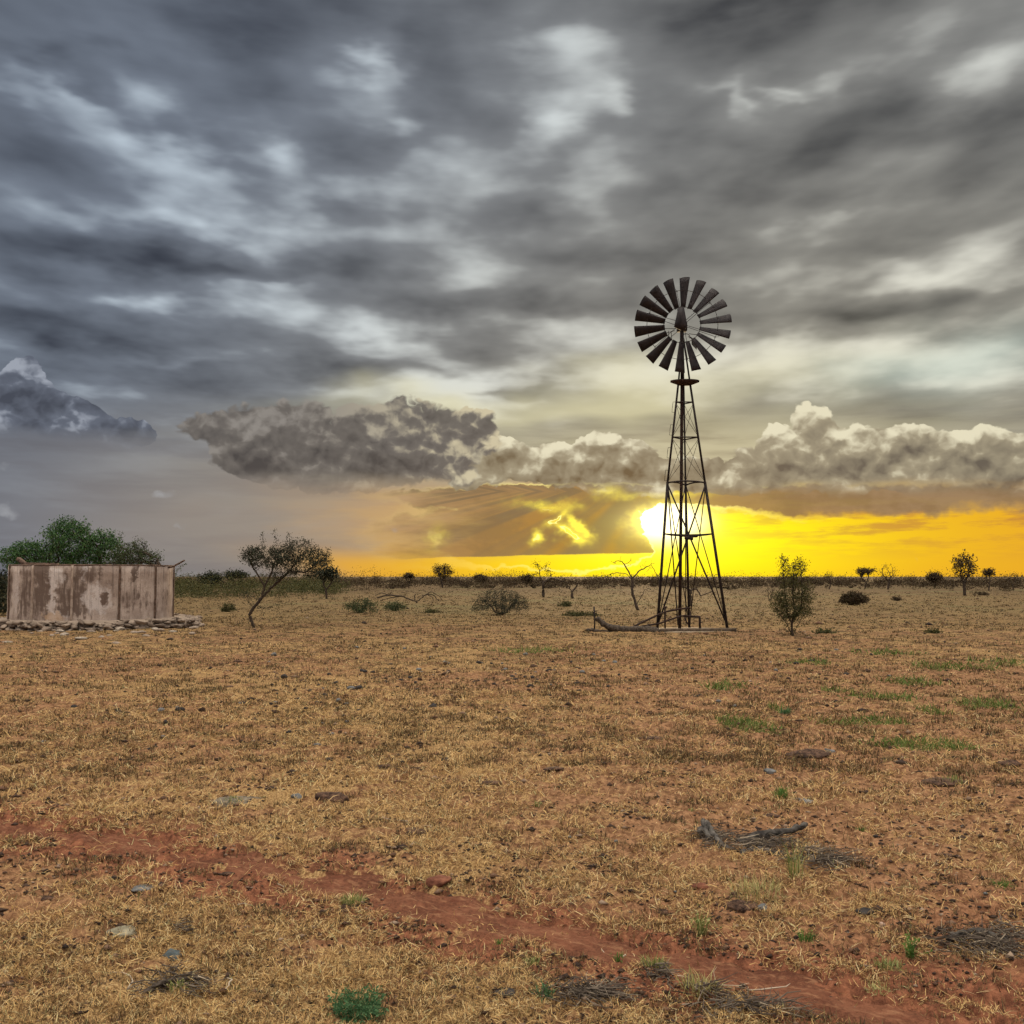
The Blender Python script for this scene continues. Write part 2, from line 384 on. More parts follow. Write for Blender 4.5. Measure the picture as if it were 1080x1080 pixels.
# ---------------------------------------------------------------- materials
def new_mat(name):
    m = bpy.data.materials.new(name); m.use_nodes = True
    nt = m.node_tree; b = nt.nodes["Principled BSDF"]
    b.inputs["Roughness"].default_value = 0.9
    b.inputs["Specular IOR Level"].default_value = 0.2
    return m, nt, b
def coords(nt, kind="Object"):
    t = nt.nodes.new("ShaderNodeTexCoord"); return N(nt, t.outputs[kind])
def bump(nt, b, h, strength=0.5, dist=0.02):
    n = nt.nodes.new("ShaderNodeBump"); n.inputs["Strength"].default_value = strength; n.inputs["Distance"].default_value = dist
    nt.links.new(h.o, n.inputs["Height"]); nt.links.new(n.outputs[0], b.inputs["Normal"])
def simple(name, c1, c2, scale=8.0, rough=0.9, bs=0.4, bd=0.01, detail=5, island=0.0, spec=0.2, metallic=0.0):
    m, nt, b = new_mat(name)
    p = coords(nt); n = noise(nt, p, scale, detail, 0.6, dim="3D")
    f = n.ss(0.32, 0.68)
    if island:
        g = nt.nodes.new("ShaderNodeNewGeometry")
        f = (f * (1 - island) + N(nt, g.outputs["Random Per Island"]) * island)
    c = mixc(nt, f, c1, c2)
    nt.links.new(c.o, b.inputs["Base Color"]); b.inputs["Roughness"].default_value = rough
    b.inputs["Specular IOR Level"].default_value = spec; b.inputs["Metallic"].default_value = metallic
    if bs: bump(nt, b, n, bs, bd)
    return m
def leafy(name, stops, transl=0.35):
    m, nt, b = new_mat(name)
    g = nt.nodes.new("ShaderNodeNewGeometry")
    c = ramp(nt, N(nt, g.outputs["Random Per Island"]), stops)
    nt.links.new(c.o, b.inputs["Base Color"]); b.inputs["Roughness"].default_value = 0.75
    if transl:
        t = nt.nodes.new("ShaderNodeBsdfTranslucent"); nt.links.new(c.o, t.inputs[0])
        mx = nt.nodes.new("ShaderNodeMixShader"); mx.inputs[0].default_value = transl
        nt.links.new(b.outputs[0], mx.inputs[1]); nt.links.new(t.outputs[0], mx.inputs[2])
        nt.links.new(mx.outputs[0], nt.nodes["Material Output"].inputs[0])
    return m

# ---------------------------------------------------------------- mesh tools
def mesh_np(name, V, F, mat=None, smooth=False):
    """V (n,3); F list/array of faces with equal vertex count, or list of arrays"""
    me = bpy.data.meshes.new(name)
    V = np.ascontiguousarray(V, dtype=np.float32)
    Fs = F if isinstance(F, list) else [F]
    Fs = [np.asarray(f, dtype=np.int32) for f in Fs if len(f)]
    li = np.concatenate([f.ravel() for f in Fs])
    cnt = np.concatenate([np.full(len(f), f.shape[1], np.int32) for f in Fs])
    st = np.concatenate([[0], np.cumsum(cnt)[:-1]]).astype(np.int32)
    me.vertices.add(len(V)); me.vertices.foreach_set("co", V.ravel())
    me.loops.add(len(li)); me.loops.foreach_set("vertex_index", li)
    me.polygons.add(len(cnt)); me.polygons.foreach_set("loop_start", st)
    try: me.polygons.foreach_set("loop_total", cnt)
    except Exception: pass
    if smooth: me.polygons.foreach_set("use_smooth", np.ones(len(cnt), bool))
    me.update(calc_edges=True)
    me.validate()
    if mat: me.materials.append(mat)
    return me
def link(name, me, parent=None, loc=None):
    o = bpy.data.objects.new(name, me); COL.objects.link(o)
    if parent: o.parent = parent
    if loc is not None: o.location = loc
    return o
def tag(o, label=None, cat=None, group=None, kind=None):
    for k, v in (("label", label), ("category", cat), ("group", group), ("kind", kind)):
        if v: o[k] = v
    return o
def thing(name, label, cat, loc=(0, 0, 0), group=None, rz=0.0):
    o = bpy.data.objects.new(name, None); COL.objects.link(o)
    o.location = loc; o.rotation_euler = (0, 0, rz); o.empty_display_size = 0.2
    return tag(o, label, cat, group)
class MB:
    """collects boxes, bars and tubes into one mesh"""
    def __init__(s): s.V = []; s.Q = []; s.T = []; s.n = 0
    def add(s, V, Q=(), T=()):
        V = np.asarray(V, float); s.V.append(V)
        if len(Q): s.Q.append(np.asarray(Q) + s.n)
        if len(T): s.T.append(np.asarray(T) + s.n)
        s.n += len(V)
    def tube(s, pts, rad, k=6, cap=True):
        pts = np.asarray(pts, float); n = len(pts)
        rad = np.broadcast_to(np.asarray(rad, float), (n,))
        tan = np.gradient(pts, axis=0) if n > 2 else np.repeat((pts[1] - pts[0])[None], n, 0)
        tan /= np.linalg.norm(tan, axis=1, keepdims=True) + 1e-12
        ref = np.array([0, 0, 1.0]) if abs(tan[:, 2]).mean() < 0.8 else np.array([1.0, 0, 0])
        a = np.cross(tan, ref); a /= np.linalg.norm(a, axis=1, keepdims=True) + 1e-12
        b = np.cross(tan, a)
        t = np.arange(k) / k * 2 * np.pi
        V = pts[:, None] + rad[:, None, None] * (np.cos(t)[None, :, None] * a[:, None] + np.sin(t)[None, :, None] * b[:, None])
        V = V.reshape(-1, 3)
        i = np.arange(n - 1)[:, None] * k; j = np.arange(k)[None]
        j2 = (j + 1) % k
        Q = np.stack([i + j, i + j2, i + k + j2, i + k + j], -1).reshape(-1, 4)
        T = []
        if cap:
            V = np.vstack([V, pts[0], pts[-1]]); m = n * k
            for q in range(k):
                T.append((m, (q + 1) % k, q)); T.append((m + 1, (n - 1) * k + q, (n - 1) * k + (q + 1) % k))
        s.add(V, Q, T)
    def angle(s, p, q, w=0.05, t=0.006, flip=0):
        """steel angle bar between two points"""
        s.bar(p, q, w, t, flip); s.bar(p, q, t, w, flip, off=(w / 2 - t / 2, w / 2 + 0.001))
    def bar(s, p, q, w=0.03, t=0.03, flip=0, off=(0, 0), up=(0, 0, 1)):
        p = np.asarray(p, float); q = np.asarray(q, float); d = q - p; d /= np.linalg.norm(d)
        up = np.array(up, float)
        if abs(d @ up) > 0.98: up = np.array([0, 1.0, 0])
        a = np.cross(d, up); a /= np.linalg.norm(a); b = np.cross(a, d)
        c = a * off[0] + b * off[1]
        V = []
        for e in (p, q):
            for sx, sy in ((-1, -1), (1, -1), (1, 1), (-1, 1)):
                V.append(e + c + a * sx * w / 2 + b * sy * t / 2)
        s.add(V, [(3, 2, 1, 0), (4, 5, 6, 7), (0, 1, 5, 4), (1, 2, 6, 5), (2, 3, 7, 6), (3, 0, 4, 7)])
    def build(s, name, mat, parent=None, smooth=False, loc=None):
        me = mesh_np(name, np.vstack(s.V), [np.vstack(x) for x in (s.Q, s.T) if x], mat, smooth)
        return link(name, me, parent, loc)
def icos(sub=2):
    bm = bmesh.new(); bmesh.ops.create_icosphere(bm, subdivisions=sub, radius=1.0)
    V = np.array([v.co[:] for v in bm.verts]); F = np.array([[v.index for v in f.verts] for f in bm.faces]); bm.free()
    return V, F
ICO2 = icos(2); ICO3 = icos(3)
def n3d(V, f, seed=0.0):
    return (perlin(V[:, 0] * f + seed, V[:, 1] * f + seed * 1.7) + perlin(V[:, 1] * f - seed, V[:, 2] * f + 3.1 + seed) + perlin(V[:, 2] * f + 9 + seed, V[:, 0] * f - seed)) / 1.5
def rock_v(seed, sx=1, sy=1, sz=0.6, rough=0.35, sub=2, facets=5):
    V, F = ICO2 if sub == 2 else ICO3
    V = V.copy(); r = np.random.default_rng(seed)
    for i in range(facets):                       # chop flats
        d = r.normal(size=3); d /= np.linalg.norm(d); lim = r.uniform(0.55, 0.85)
        e = V @ d; k = e > lim; V[k] -= np.outer(e[k] - lim, d)
    V *= (1 + rough * n3d(V, 1.3, seed * 3.7) + rough * 0.4 * n3d(V, 3.5, seed * 1.3))[:, None]
    return V * np.array([sx, sy, sz]), F
# ---------------------------------------------------------------- ground
def ground_material():
    m, nt, b = new_mat("dry_pasture")
    P = coords(nt)
    big = noise(nt, P, 0.22, 4, 0.6); mid = noise(nt, P, 1.6, 5, 0.65); fine = noise(nt, P, 14.0, 5, 0.7)
    fin2 = noise(nt, P, 70.0, 3, 0.7)
    soil = mixc(nt, fine.ss(0.35, 0.65), (0.145, 0.070, 0.035), (0.34, 0.185, 0.096))
    straw = mixc(nt, fin2.ss(0.35, 0.65), (0.19, 0.105, 0.043), (0.46, 0.30, 0.135))
    x, y, z = sep(nt, P)
    cover = (big - 0.5) * 1.4 + (mid - 0.5) * 1.6 + (fine - 0.5) * 1.5 + 0.44 - x.ss(-1.0, 4.0) * y.ss(26.0, 6.0) * 0.20 + y.ss(12.0, 40.0) * 0.12
    pdist = ((x - float(PA[0])) * float(PN[0]) + (y - float(PA[1])) * float(PN[1])).abs() + (mid - 0.5) * 0.9
    worn = (pdist.ss(0.70, 0.25) + x.ss(0.2, 2.6) * y.ss(6.5, 3.8) * 0.8).clamp()
    soil = mixc(nt, worn, soil, mixc(nt, fine.ss(0.35, 0.65), (0.115, 0.044, 0.025), (0.27, 0.108, 0.058)))
    c = mixc(nt, (cover - worn * 0.25).ss(0.30, 0.66), soil, straw)
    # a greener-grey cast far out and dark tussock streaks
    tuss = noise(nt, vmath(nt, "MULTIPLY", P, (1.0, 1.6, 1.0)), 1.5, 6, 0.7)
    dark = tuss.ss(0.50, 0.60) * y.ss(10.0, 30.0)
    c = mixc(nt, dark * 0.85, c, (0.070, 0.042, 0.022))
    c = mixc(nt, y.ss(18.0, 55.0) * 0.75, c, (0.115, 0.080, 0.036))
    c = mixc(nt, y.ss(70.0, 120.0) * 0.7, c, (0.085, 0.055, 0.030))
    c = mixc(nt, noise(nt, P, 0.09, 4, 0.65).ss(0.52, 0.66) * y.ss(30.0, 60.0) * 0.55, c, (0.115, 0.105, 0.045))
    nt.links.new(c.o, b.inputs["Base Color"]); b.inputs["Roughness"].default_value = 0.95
    b.inputs["Specular IOR Level"].default_value = 0.08
    bump(nt, b, fine * 0.7 + fin2 * 0.3 + tuss * 0.8, 0.9, 0.03)
    return m
def build_ground():
    rr = np.concatenate([np.geomspace(0.05, 2.6, 40, endpoint=False), np.geomspace(2.6, 45, 900, endpoint=False), np.geomspace(45, 400, 160, endpoint=False), np.geomspace(400, 9000, 50)])
    a = np.concatenate([np.linspace(-35, 35, 1050), np.linspace(35, 325, 110)[1:-1]]) * np.pi / 180
    Rg, A = np.meshgrid(rr, a, indexing="ij")
    X = Rg * np.sin(A); Y = Rg * np.cos(A)
    Z = hgt(X, Y)
    nr, na = X.shape
    V = np.stack([X, Y, Z], -1).reshape(-1, 3)
    i = np.arange(nr - 1)[:, None] * na; j = np.arange(na)[None]; j2 = (j + 1) % na
    Q = np.stack([i + j, i + j2, i + na + j2, i + na + j], -1).reshape(-1, 4)[:, ::-1]
    V = np.vstack([V, [[0, 0, float(hgt(0.0, 0.0))]]])
    T = np.array([(len(V) - 1, (k + 1) % na, k) for k in range(na)])[:, ::-1]
    o = link("ground", mesh_np("ground", V, [Q, T], ground_material(), True))
    tag(o, kind="structure")
def path_material():
    m, nt, b = new_mat("red_dirt")
    P = coords(nt)
    a = noise(nt, P, 3.0, 6, 0.7); f = noise(nt, P, 40.0, 4, 0.7)
    xx, yy, _z = sep(nt, P)
    st = noise(nt, vec(nt, xx * float(PD[0] * 2.5) + yy * float(PD[1] * 2.5), xx * float(PN[0] * 9) + yy * float(PN[1] * 9)), 3.0, 5, 0.7)
    c = mixc(nt, (a * 0.6 + f * 0.4).ss(0.35, 0.65), (0.100, 0.038, 0.022), (0.215, 0.088, 0.049))
    c = mixc(nt, st.ss(0.52, 0.66) * 0.5, c, (0.34, 0.175, 0.095))
    c = mixc(nt, st.ss(0.42, 0.30) * 0.6, c, (0.13, 0.042, 0.024))
    nt.links.new(c.o, b.inputs["Base Color"]); b.inputs["Roughness"].default_value = 0.95
    b.inputs["Specular IOR Level"].default_value = 0.08
    bump(nt, b, st * 0.8 + f * 0.4, 0.8, 0.03)
    return m
def build_path():
    t = np.arange(-9.0, 16.0, 0.022); w = np.linspace(-0.62, 0.62, 60)
    Tt, W = np.meshgrid(t, w, indexing="ij")
    X = PA[0] + PD[0] * Tt + PN[0] * W; Y = PA[1] + PD[1] * Tt + PN[1] * W
    M = path_mask(X, Y)
    H = hgt(X, Y)
    # the strip's surface lies just over the ground where it is worn bare and dips under it at the ragged edge
    rip = 0.016 * fbm(Tt * 0.6 + W * 0.3, W * 2.6, 5.0, 4, 0.65)
    Z = H + 0.012 * M - 0.030 * (1 - M) + rip * M
    nr, na = X.shape
    V = np.stack([X, Y, Z], -1).reshape(-1, 3)
    i = np.arange(nr - 1)[:, None] * na; j = np.arange(na - 1)[None]
    Q = np.stack([i + j, i + j + 1, i + na + j + 1, i + na + j], -1).reshape(-1, 4)
    me = mesh_np("path", V, Q, path_material(), True)
    if me.polygons[0].normal.z < 0: me.flip_normals()
    tag(link("path", me), kind="structure")
build_ground(); build_path()

# ---------------------------------------------------------------- grass
GREEN = [(765, 724, 30, 4), (785, 765, 32, 11), (960, 718, 34, 6), (915, 762, 70, 5), (975, 786, 62, 7), (1042, 742, 38, 7), (880, 728, 22, 3), (820, 747, 12, 5),
         (855, 700, 30, 3), (930, 735, 60, 4), (1000, 705, 60, 4), (985, 750, 22, 4), (1060, 700, 40, 4), (560, 688, 60, 3), (940, 690, 50, 3)]
GW = []
for (px, py, sx, sy) in GREEN:
    x, y = gnd(px, py); GW.append((x, y, sx * y / 1080, sy * y * y / (EYE * 1080)))
def greenness(x, y):
    g = np.zeros(len(x))
    nn = fbm(x, y, 1.5, 4, 0.6)
    for (cx, cy, sx, sy) in GW:
        g = np.maximum(g, np.exp(-(((x - cx) / sx) ** 2 + ((y - cy) / sy) ** 2) * 0.9))
    return g + nn * 0.35
def blades(n, dmin, dmax, lo, hi, w0, w1, tilt0, tilt1, seed, dens_fn=None, power=1.0, azl=33, seg2=True, curl=0.5):
    r = np.random.default_rng(seed)
    # density falls with distance so that the cover looks even from the camera's height
    uu = r.random(n); p = -power
    D = (dmin ** p + uu * (dmax ** p - dmin ** p)) ** (1 / p)
    az = np.radians(r.uniform(-azl, azl, n))
    x = D * np.sin(az); y = D * np.cos(az)
    k = np.ones(n)
    if dens_fn is not None: k = dens_fn(x, y)
    keep = r.random(n) < k
    x, y, D = x[keep], y[keep], D[keep]; n = len(x)
    z = hgt(x, y)
    sc = (D / dmin) ** 0.75
    Ln = r.uniform(lo, hi, n) * np.minimum(sc, 3.0)
    Wd = r.uniform(w0, w1, n) * sc
    th = r.uniform(0, 2 * np.pi, n); ti = np.radians(r.uniform(tilt0, tilt1, n))
    dx, dy = np.cos(th), np.sin(th)
    ph = th + np.pi / 2 + r.normal(0, 0.5, n)
    wx, wy = np.cos(ph) * Wd / 2, np.sin(ph) * Wd / 2
    base = np.stack([x, y, z + 0.002], -1)
    side = np.stack([wx, wy, r.normal(0, 0.2, n) * Wd], -1)
    d1 = np.stack([dx * np.cos(ti), dy * np.cos(ti), np.sin(ti)], -1) * (Ln * 0.55)[:, None]
    t2 = ti - r.uniform(0.1, 1.1, n) * curl * 2; th2 = th + r.normal(0, 0.5, n)
    d2 = np.stack([np.cos(th2) * np.cos(t2), np.sin(th2) * np.cos(t2), np.sin(t2)], -1) * (Ln * 0.45)[:, None]
    if seg2:
        V = np.stack([base - side, base + side, base + d1 - side * 0.75, base + d1 + side * 0.75, base + d1 + d2], 1).reshape(-1, 3)
        o = np.arange(n)[:, None] * 5
        Q = o + np.array([[0, 1, 3, 2]]); T = o + np.array([[2, 3, 4]])
        return V, Q, T
    V = np.stack([base - side, base + side, base + d1 + d2], 1).reshape(-1, 3)
    return V, None, np.arange(n)[:, None] * 3 + np.array([[0, 1, 2]])
def join(parts):
    V = []; Q = []; T = []; n = 0
    for v, q, t in parts:
        V.append(v)
        if q is not None: Q.append(q + n)
        T.append(t + n); n += len(v)
    return np.vstack(V), [np.vstack(x) for x in (Q, T) if x]
def dry_dens(x, y):
    c = 0.52 + 0.9 * fbm(x, y, 0.55, 3, 0.55) + 1.5 * fbm(x + 9, y, 2.4, 4, 0.65)
    c = c - 0.30 * sstep(-1.0, 2.0, x - 0.02 * y) * (1 - sstep(9, 26, y))
    c = c - 0.35 * sstep(0.9, 0.3, np.abs(path_dist(x, y)))
    c = np.clip(c, 0.05, 1) * (1 - 0.80 * path_mask(x, y)) 
    return c
STRAW = leafy("dry_straw", [(0.0, (0.060, 0.032, 0.016)), (0.25, (0.22, 0.120, 0.048)), (0.55, (0.50, 0.31, 0.125)), (0.82, (0.66, 0.45, 0.19)), (0.95, (0.66, 0.53, 0.29)), (1.0, (0.34, 0.34, 0.15))], 0.15)
V, F = join([blades(620000, 2.7, 15, 0.012, 0.050, 0.0009, 0.0024, -2, 42, 1, dry_dens, 1.1, curl=0.28),
             blades(160000, 2.7, 10, 0.010, 0.035, 0.0012, 0.003, 10, 75, 2, dry_dens, 1.0),
             blades(190000, 10, 26, 0.025, 0.065, 0.004, 0.009, 0, 40, 3, dry_dens, 1.2, 32, False),
             ])
tag(link("dry_grass", mesh_np("dry_grass", V, F, STRAW)), "short dry straw grass lying over the red soil", "grass", kind="stuff")
V, F = join([blades(120000, 19, 45, 0.035, 0.085, 0.006, 0.013, 0, 45, 61, dry_dens, 1.2, 32, False), blades(60000, 35, 120, 0.06, 0.15, 0.02, 0.04, 5, 50, 4, dry_dens, 1.2, 32, False)])
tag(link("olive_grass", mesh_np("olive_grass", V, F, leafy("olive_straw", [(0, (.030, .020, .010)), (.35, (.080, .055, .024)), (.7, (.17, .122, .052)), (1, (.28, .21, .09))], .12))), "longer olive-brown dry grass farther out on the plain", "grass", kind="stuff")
def tussocks(n, dmin, dmax, per, seed, hh, ww, mask=None):
    r = np.random.default_rng(seed); p = -1.2
    D = (dmin ** p + r.random(n) * (dmax ** p - dmin ** p)) ** (1 / p); az = np.radians(r.uniform(-33, 33, n))
    x = D * np.sin(az); y = D * np.cos(az)
    k = np.clip(0.34 + 0.5 * fbm(x + 31, y, 0.35, 2, 0.6) + 1.3 * fbm(x + 31, y, 2.2, 3, 0.6), 0.02, 1) * (1 - path_mask(x, y)) * (1 - 0.8 * (np.hypot(x - tree_tank[0], y - tree_tank[1]) < 3.4))
    kk = r.random(n) < k; x, y, D = x[kk], y[kk], D[kk]; n = len(x)
    S = r.uniform(.4, 1.3, n) * (0.45 + 0.55 * (D / dmin) ** .55)
    X = np.repeat(x, per); Y = np.repeat(y, per); SS = np.repeat(S, per); DD = np.repeat(D, per); m = len(X)
    a = r.uniform(0, 2 * np.pi, m); q = np.sqrt(r.random(m)) * ww * SS
    bx = X + np.cos(a) * q * 1.7; by = Y + np.sin(a) * q; bz = hgt(bx, by) - .003
    L_ = hh * SS * r.uniform(.5, 1.2, m); le = r.uniform(.2, 1.3, m); th = r.uniform(0, 2 * np.pi, m)
    w = .0035 * (DD / dmin) ** .9 * r.uniform(.6, 1.4, m) * (dmin / 8) ** .8
    b = np.stack([bx, by, bz], -1); d = np.stack([np.cos(th) * np.sin(le), np.sin(th) * np.sin(le), np.cos(le)], -1) * L_[:, None]
    s = np.stack([-np.sin(th), np.cos(th), 0 * th], -1) * w[:, None]
    V = np.stack([b - s, b + s, b + d], 1).reshape(-1, 3)
    return V, None, np.arange(m)[:, None] * 3 + np.array([[0, 1, 2]])
def litter(n, dmin, dmax, seed):
    r = np.random.default_rng(seed); p = -1.1
    D = (dmin ** p + r.random(n) * (dmax ** p - dmin ** p)) ** (1 / p); az = np.radians(r.uniform(-33, 33, n))
    x = D * np.sin(az); y = D * np.cos(az)
    k = np.clip(0.45 + 1.4 * fbm(x - 13, y, 1.1, 4, 0.65), 0.03, 1) * (1 - .7 * path_mask(x, y))
    kk = r.random(n) < k; x, y, D = x[kk], y[kk], D[kk]; n = len(x)
    s = .0042 * (D / dmin) ** .62 * r.lognormal(0, .45, n) * (dmin / 2.8)
    z = hgt(x, y) + s * .25
    O = np.array([(1, 0, 0), (0, 1, 0), (-1, 0, 0), (0, -1, 0), (0, 0, 1), (0, 0, -1)], float)
    V = O[None] * (s[:, None] * r.uniform(.6, 1.5, (n, 6)))[:, :, None] * np.array([1.5, 1.0, .7])
    a = r.uniform(-.8, .8, n); ca, sa = np.cos(a)[:, None], np.sin(a)[:, None]
    V = np.stack([V[:, :, 0] * ca - V[:, :, 1] * sa + x[:, None], V[:, :, 0] * sa + V[:, :, 1] * ca + y[:, None], V[:, :, 2] + z[:, None]], -1).reshape(-1, 3)
    Fc = np.array([(0, 1, 4), (1, 2, 4), (2, 3, 4), (3, 0, 4), (1, 0, 5), (2, 1, 5), (3, 2, 5), (0, 3, 5)])
    return V, None, (np.arange(n)[:, None, None] * 6 + Fc[None]).reshape(-1, 3)
V, F = join([litter(60000, 2.8, 110, 51)])
tag(link("dirt_crumbs", mesh_np("dirt_crumbs", V, F, leafy("crumb", [(0, (.022, .013, .010)), (.5, (.050, .028, .018)), (.85, (.12, .060, .034)), (1, (.28, .20, .14))], 0))), "dark dirt crumbs and gravel strewn through the grass", "gravel", kind="stuff")
tree_tank = (-13.87, 34.0)
V, F = join([tussocks(34000, 9, 110, 14, 41, .055, .06), tussocks(3500, 3.2, 10, 40, 42, .040, .05)])
tag(link("tussocks", mesh_np("tussocks", V, F, leafy("grazed_tussock", [(0, (.040, .022, .012)), (.5, (.10, .060, .028)), (.85, (.22, .145, .062)), (1, (.12, .13, .05))], .1))), "grazed brown tussock stubble over the pasture", "grass", kind="stuff")
GREENM = leafy("green_blade", [(0.0, (0.055, 0.085, 0.018)), (0.5, (0.10, 0.16, 0.035)), (1.0, (0.19, 0.22, 0.06))], 0.3)
V, F = join([blades(300000, 6, 30, 0.03, 0.075, 0.006, 0.011, 20, 80, 21, lambda x, y: sstep(0.42, 0.75, greenness(x, y)) * 0.9, 1.3, 32, False)])
tag(link("green_grass", mesh_np("green_grass", V, F, GREENM)), "low green grass growing in patches at the right", "grass", kind="stuff")
# ---------------------------------------------------------------- plants
BARK = simple("bark", (0.035, 0.024, 0.017), (0.085, 0.062, 0.046), 30.0, 0.95, 0.6, 0.01)
BARKG = simple("grey_bark", (0.06, 0.048, 0.038), (0.16, 0.135, 0.11), 26.0, 0.95, 0.6, 0.01)
LEAF_G = leafy("leaf_green", [(0, (0.020, 0.052, 0.020)), (0.5, (0.045, 0.105, 0.034)), (0.9, (0.085, 0.165, 0.050)), (1, (0.14, 0.20, 0.07))], 0.3)
LEAF_D = leafy("leaf_dark", [(0, (0.016, 0.020, 0.014)), (0.6, (0.032, 0.038, 0.022)), (1, (0.060, 0.062, 0.034))], 0.15)
LEAF_O = leafy("leaf_olive", [(0, (0.030, 0.034, 0.012)), (0.6, (0.062, 0.066, 0.022)), (1, (0.12, 0.10, 0.038))], 0.25)
LEAF_B = leafy("leaf_brown", [(0, (0.030, 0.018, 0.010)), (0.5, (0.055, 0.034, 0.018)), (1, (0.085, 0.066, 0.030))], 0.15)

LEAF_W = leafy("leaf_dull_green", [(0, (0.020, 0.032, 0.014)), (0.5, (0.042, 0.062, 0.024)), (1, (0.085, 0.105, 0.038))], 0.25)
def colonize(roots, targets, step, kill, infl, seed=0, iters=220, jitter=0.25, grav=0.0):
    """grow a branching skeleton from root polylines towards target points"""
    r = np.random.default_rng(seed)
    pts = []; par = []
    for pl in roots:
        prev = -1 if not pts or pl[0] is None else None
        pl2 = [np.asarray(p, float) for p in pl if p is not None]
        if prev is None:
            d = [np.linalg.norm(q - pl2[0]) for q in pts]; prev = int(np.argmin(d))
            start = pl2
        else: start = pl2
        for k, p in enumerate(start):
            if k == 0:
                if prev != -1 and np.linalg.norm(pts[prev] - p) < 1e-6: cur = prev; continue
                pts.append(p); par.append(prev); cur = len(pts) - 1; continue
            seg = p - pts[cur]; m = max(1, int(np.ceil(np.linalg.norm(seg) / step)))
            a = pts[cur].copy()
            for q in range(m):
                w = r.normal(0, step * 0.10, 3) if q < m - 1 else 0
                pts.append(a + seg * (q + 1) / m + w); par.append(cur); cur = len(pts) - 1
    A = np.asarray(targets, float)
    P = np.array(pts); par = list(par)
    d = np.full(len(A), 1e9); idx = np.zeros(len(A), int)
    new_from = 0
    for it in range(iters):
        if len(A) == 0: break
        N_ = P[new_from:]
        if len(N_):
            D = np.linalg.norm(A[:, None] - N_[None], axis=2); j = D.argmin(1); dm = D[np.arange(len(A)), j]
            up = dm < d; d[up] = dm[up]; idx[up] = j[up] + new_from
        keep = d > kill; A, d, idx = A[keep], d[keep], idx[keep]
        if len(A) == 0: break
        act = d < infl
        if not act.any(): act = d <= d.min() + 1e-9
        new_from = len(P); add = []
        for i in np.unique(idx[act]):
            v = (A[act & (idx == i)] - P[i]); v /= np.linalg.norm(v, axis=1, keepdims=True) + 1e-9
            dr = v.mean(0) + r.normal(0, jitter, 3); dr[2] += grav; dr /= np.linalg.norm(dr) + 1e-9
            add.append(P[i] + dr * step); par.append(i)
        P = np.vstack([P, add])
    return P, np.array(par)
def skeleton_mesh(P, par, r_tip, expo=2.4, rmax=None, k_big=8):
    n = len(P); ch = [[] for _ in range(n)]
    for i in range(n):
        if par[i] >= 0: ch[par[i]].append(i)
    rad = np.zeros(n)
    for i in range(n - 1, -1, -1):
        s = sum(rad[c] ** expo for c in ch[i])
        rad[i] = max(r_tip, s ** (1 / expo)) if s > 0 else r_tip
    if rmax: rad = np.minimum(rad, rad * 0 + rmax) if False else rad * (rmax / rad[0]) ** (np.log(rad / r_tip + 1e-9) / max(np.log(rad[0] / r_tip), 1e-6))
    mb = MB()
    stack = [(i, None) for i in range(n) if par[i] < 0]
    tips = []
    while stack:
        i, frm = stack.pop()
        chain = [] if frm is None else [frm]
        cur = i
        while True:
            chain.append(cur)
            if not ch[cur]: tips.append(cur); break
            c = sorted(ch[cur], key=lambda q: -rad[q])
            for o in c[1:]: stack.append((o, cur))
            cur = c[0]
        if len(chain) < 2: continue
        pp = P[chain]; rr = rad[chain].copy()
        if frm is not None: rr[0] = rr[1]
        mb.tube(pp, rr, k_big if rr.max() > 0.03 else (5 if rr.max() > 0.012 else 3), cap=rr.max() > 0.02)
    return mb, rad, ch, tips
def leaves(P, idx, per, spread, size, seed, aspect=0.45, up=0.0):
    r = np.random.default_rng(seed)
    idx = np.asarray(idx); c = np.repeat(P[idx], per, 0); n = len(c)
    c = c + r.normal(0, spread, (n, 3)) * np.array([1, 1, 0.8])
    s = r.uniform(0.6, 1.3, n) * size
    a = r.normal(size=(n, 3)); a[:, 2] += up; a /= np.linalg.norm(a, axis=1, keepdims=True)
    b = np.cross(a, r.normal(size=(n, 3))); b /= np.linalg.norm(b, axis=1, keepdims=True)
    a = a * s[:, None]; b = b * (s * aspect)[:, None]
    V = np.stack([c - a, c + b * 0.8, c + a, c - b], 1).reshape(-1, 3)
    o = np.arange(n)[:, None] * 4
    return V, o + np.array([[0, 1, 2, 3]])
def ell(cx, cy, cz, rx, ry, rz, n, seed, shell=0.3):
    r = np.random.default_rng(seed); v = r.normal(size=(n, 3)); v /= np.linalg.norm(v, axis=1, keepdims=True)
    q = r.uniform(shell, 1, n) ** 0.6
    return v * q[:, None] * np.array([rx, ry, rz]) + np.array([cx, cy, cz])
def plant(name, label, cat, base, roots, targets, step, kill, infl, r_tip, seed, rmax=None, leaf=None, leafmat=None, bark=None,
          group=None, jitter=0.25, wood_name="trunk", crown_name="crown", expo=2.4, grav=0.0, leaf_z=None):
    """base (x,y); everything else relative to it"""
    z0 = h1(*base)
    t = thing(name, label, cat, (base[0], base[1], z0 - 0.02), group)
    P, par = colonize(roots, targets, step, kill, infl, seed, jitter=jitter, grav=grav)
    mb, rad, ch, tips = skeleton_mesh(P, par, r_tip, expo, rmax)
    mb.build(wood_name, bark or BARK, t, True)
    if leaf:
        per, spread, size = leaf[:3]
        thin = [i for i in range(len(P)) if rad[i] < r_tip * 2.6 and (leaf_z is None or P[i][2] > leaf_z)]
        V, Q = leaves(P, thin, per, spread, size, seed + 5, *(leaf[3:] or ()))
        link(crown_name, mesh_np(crown_name, V, [Q], leafmat), t)
    return t
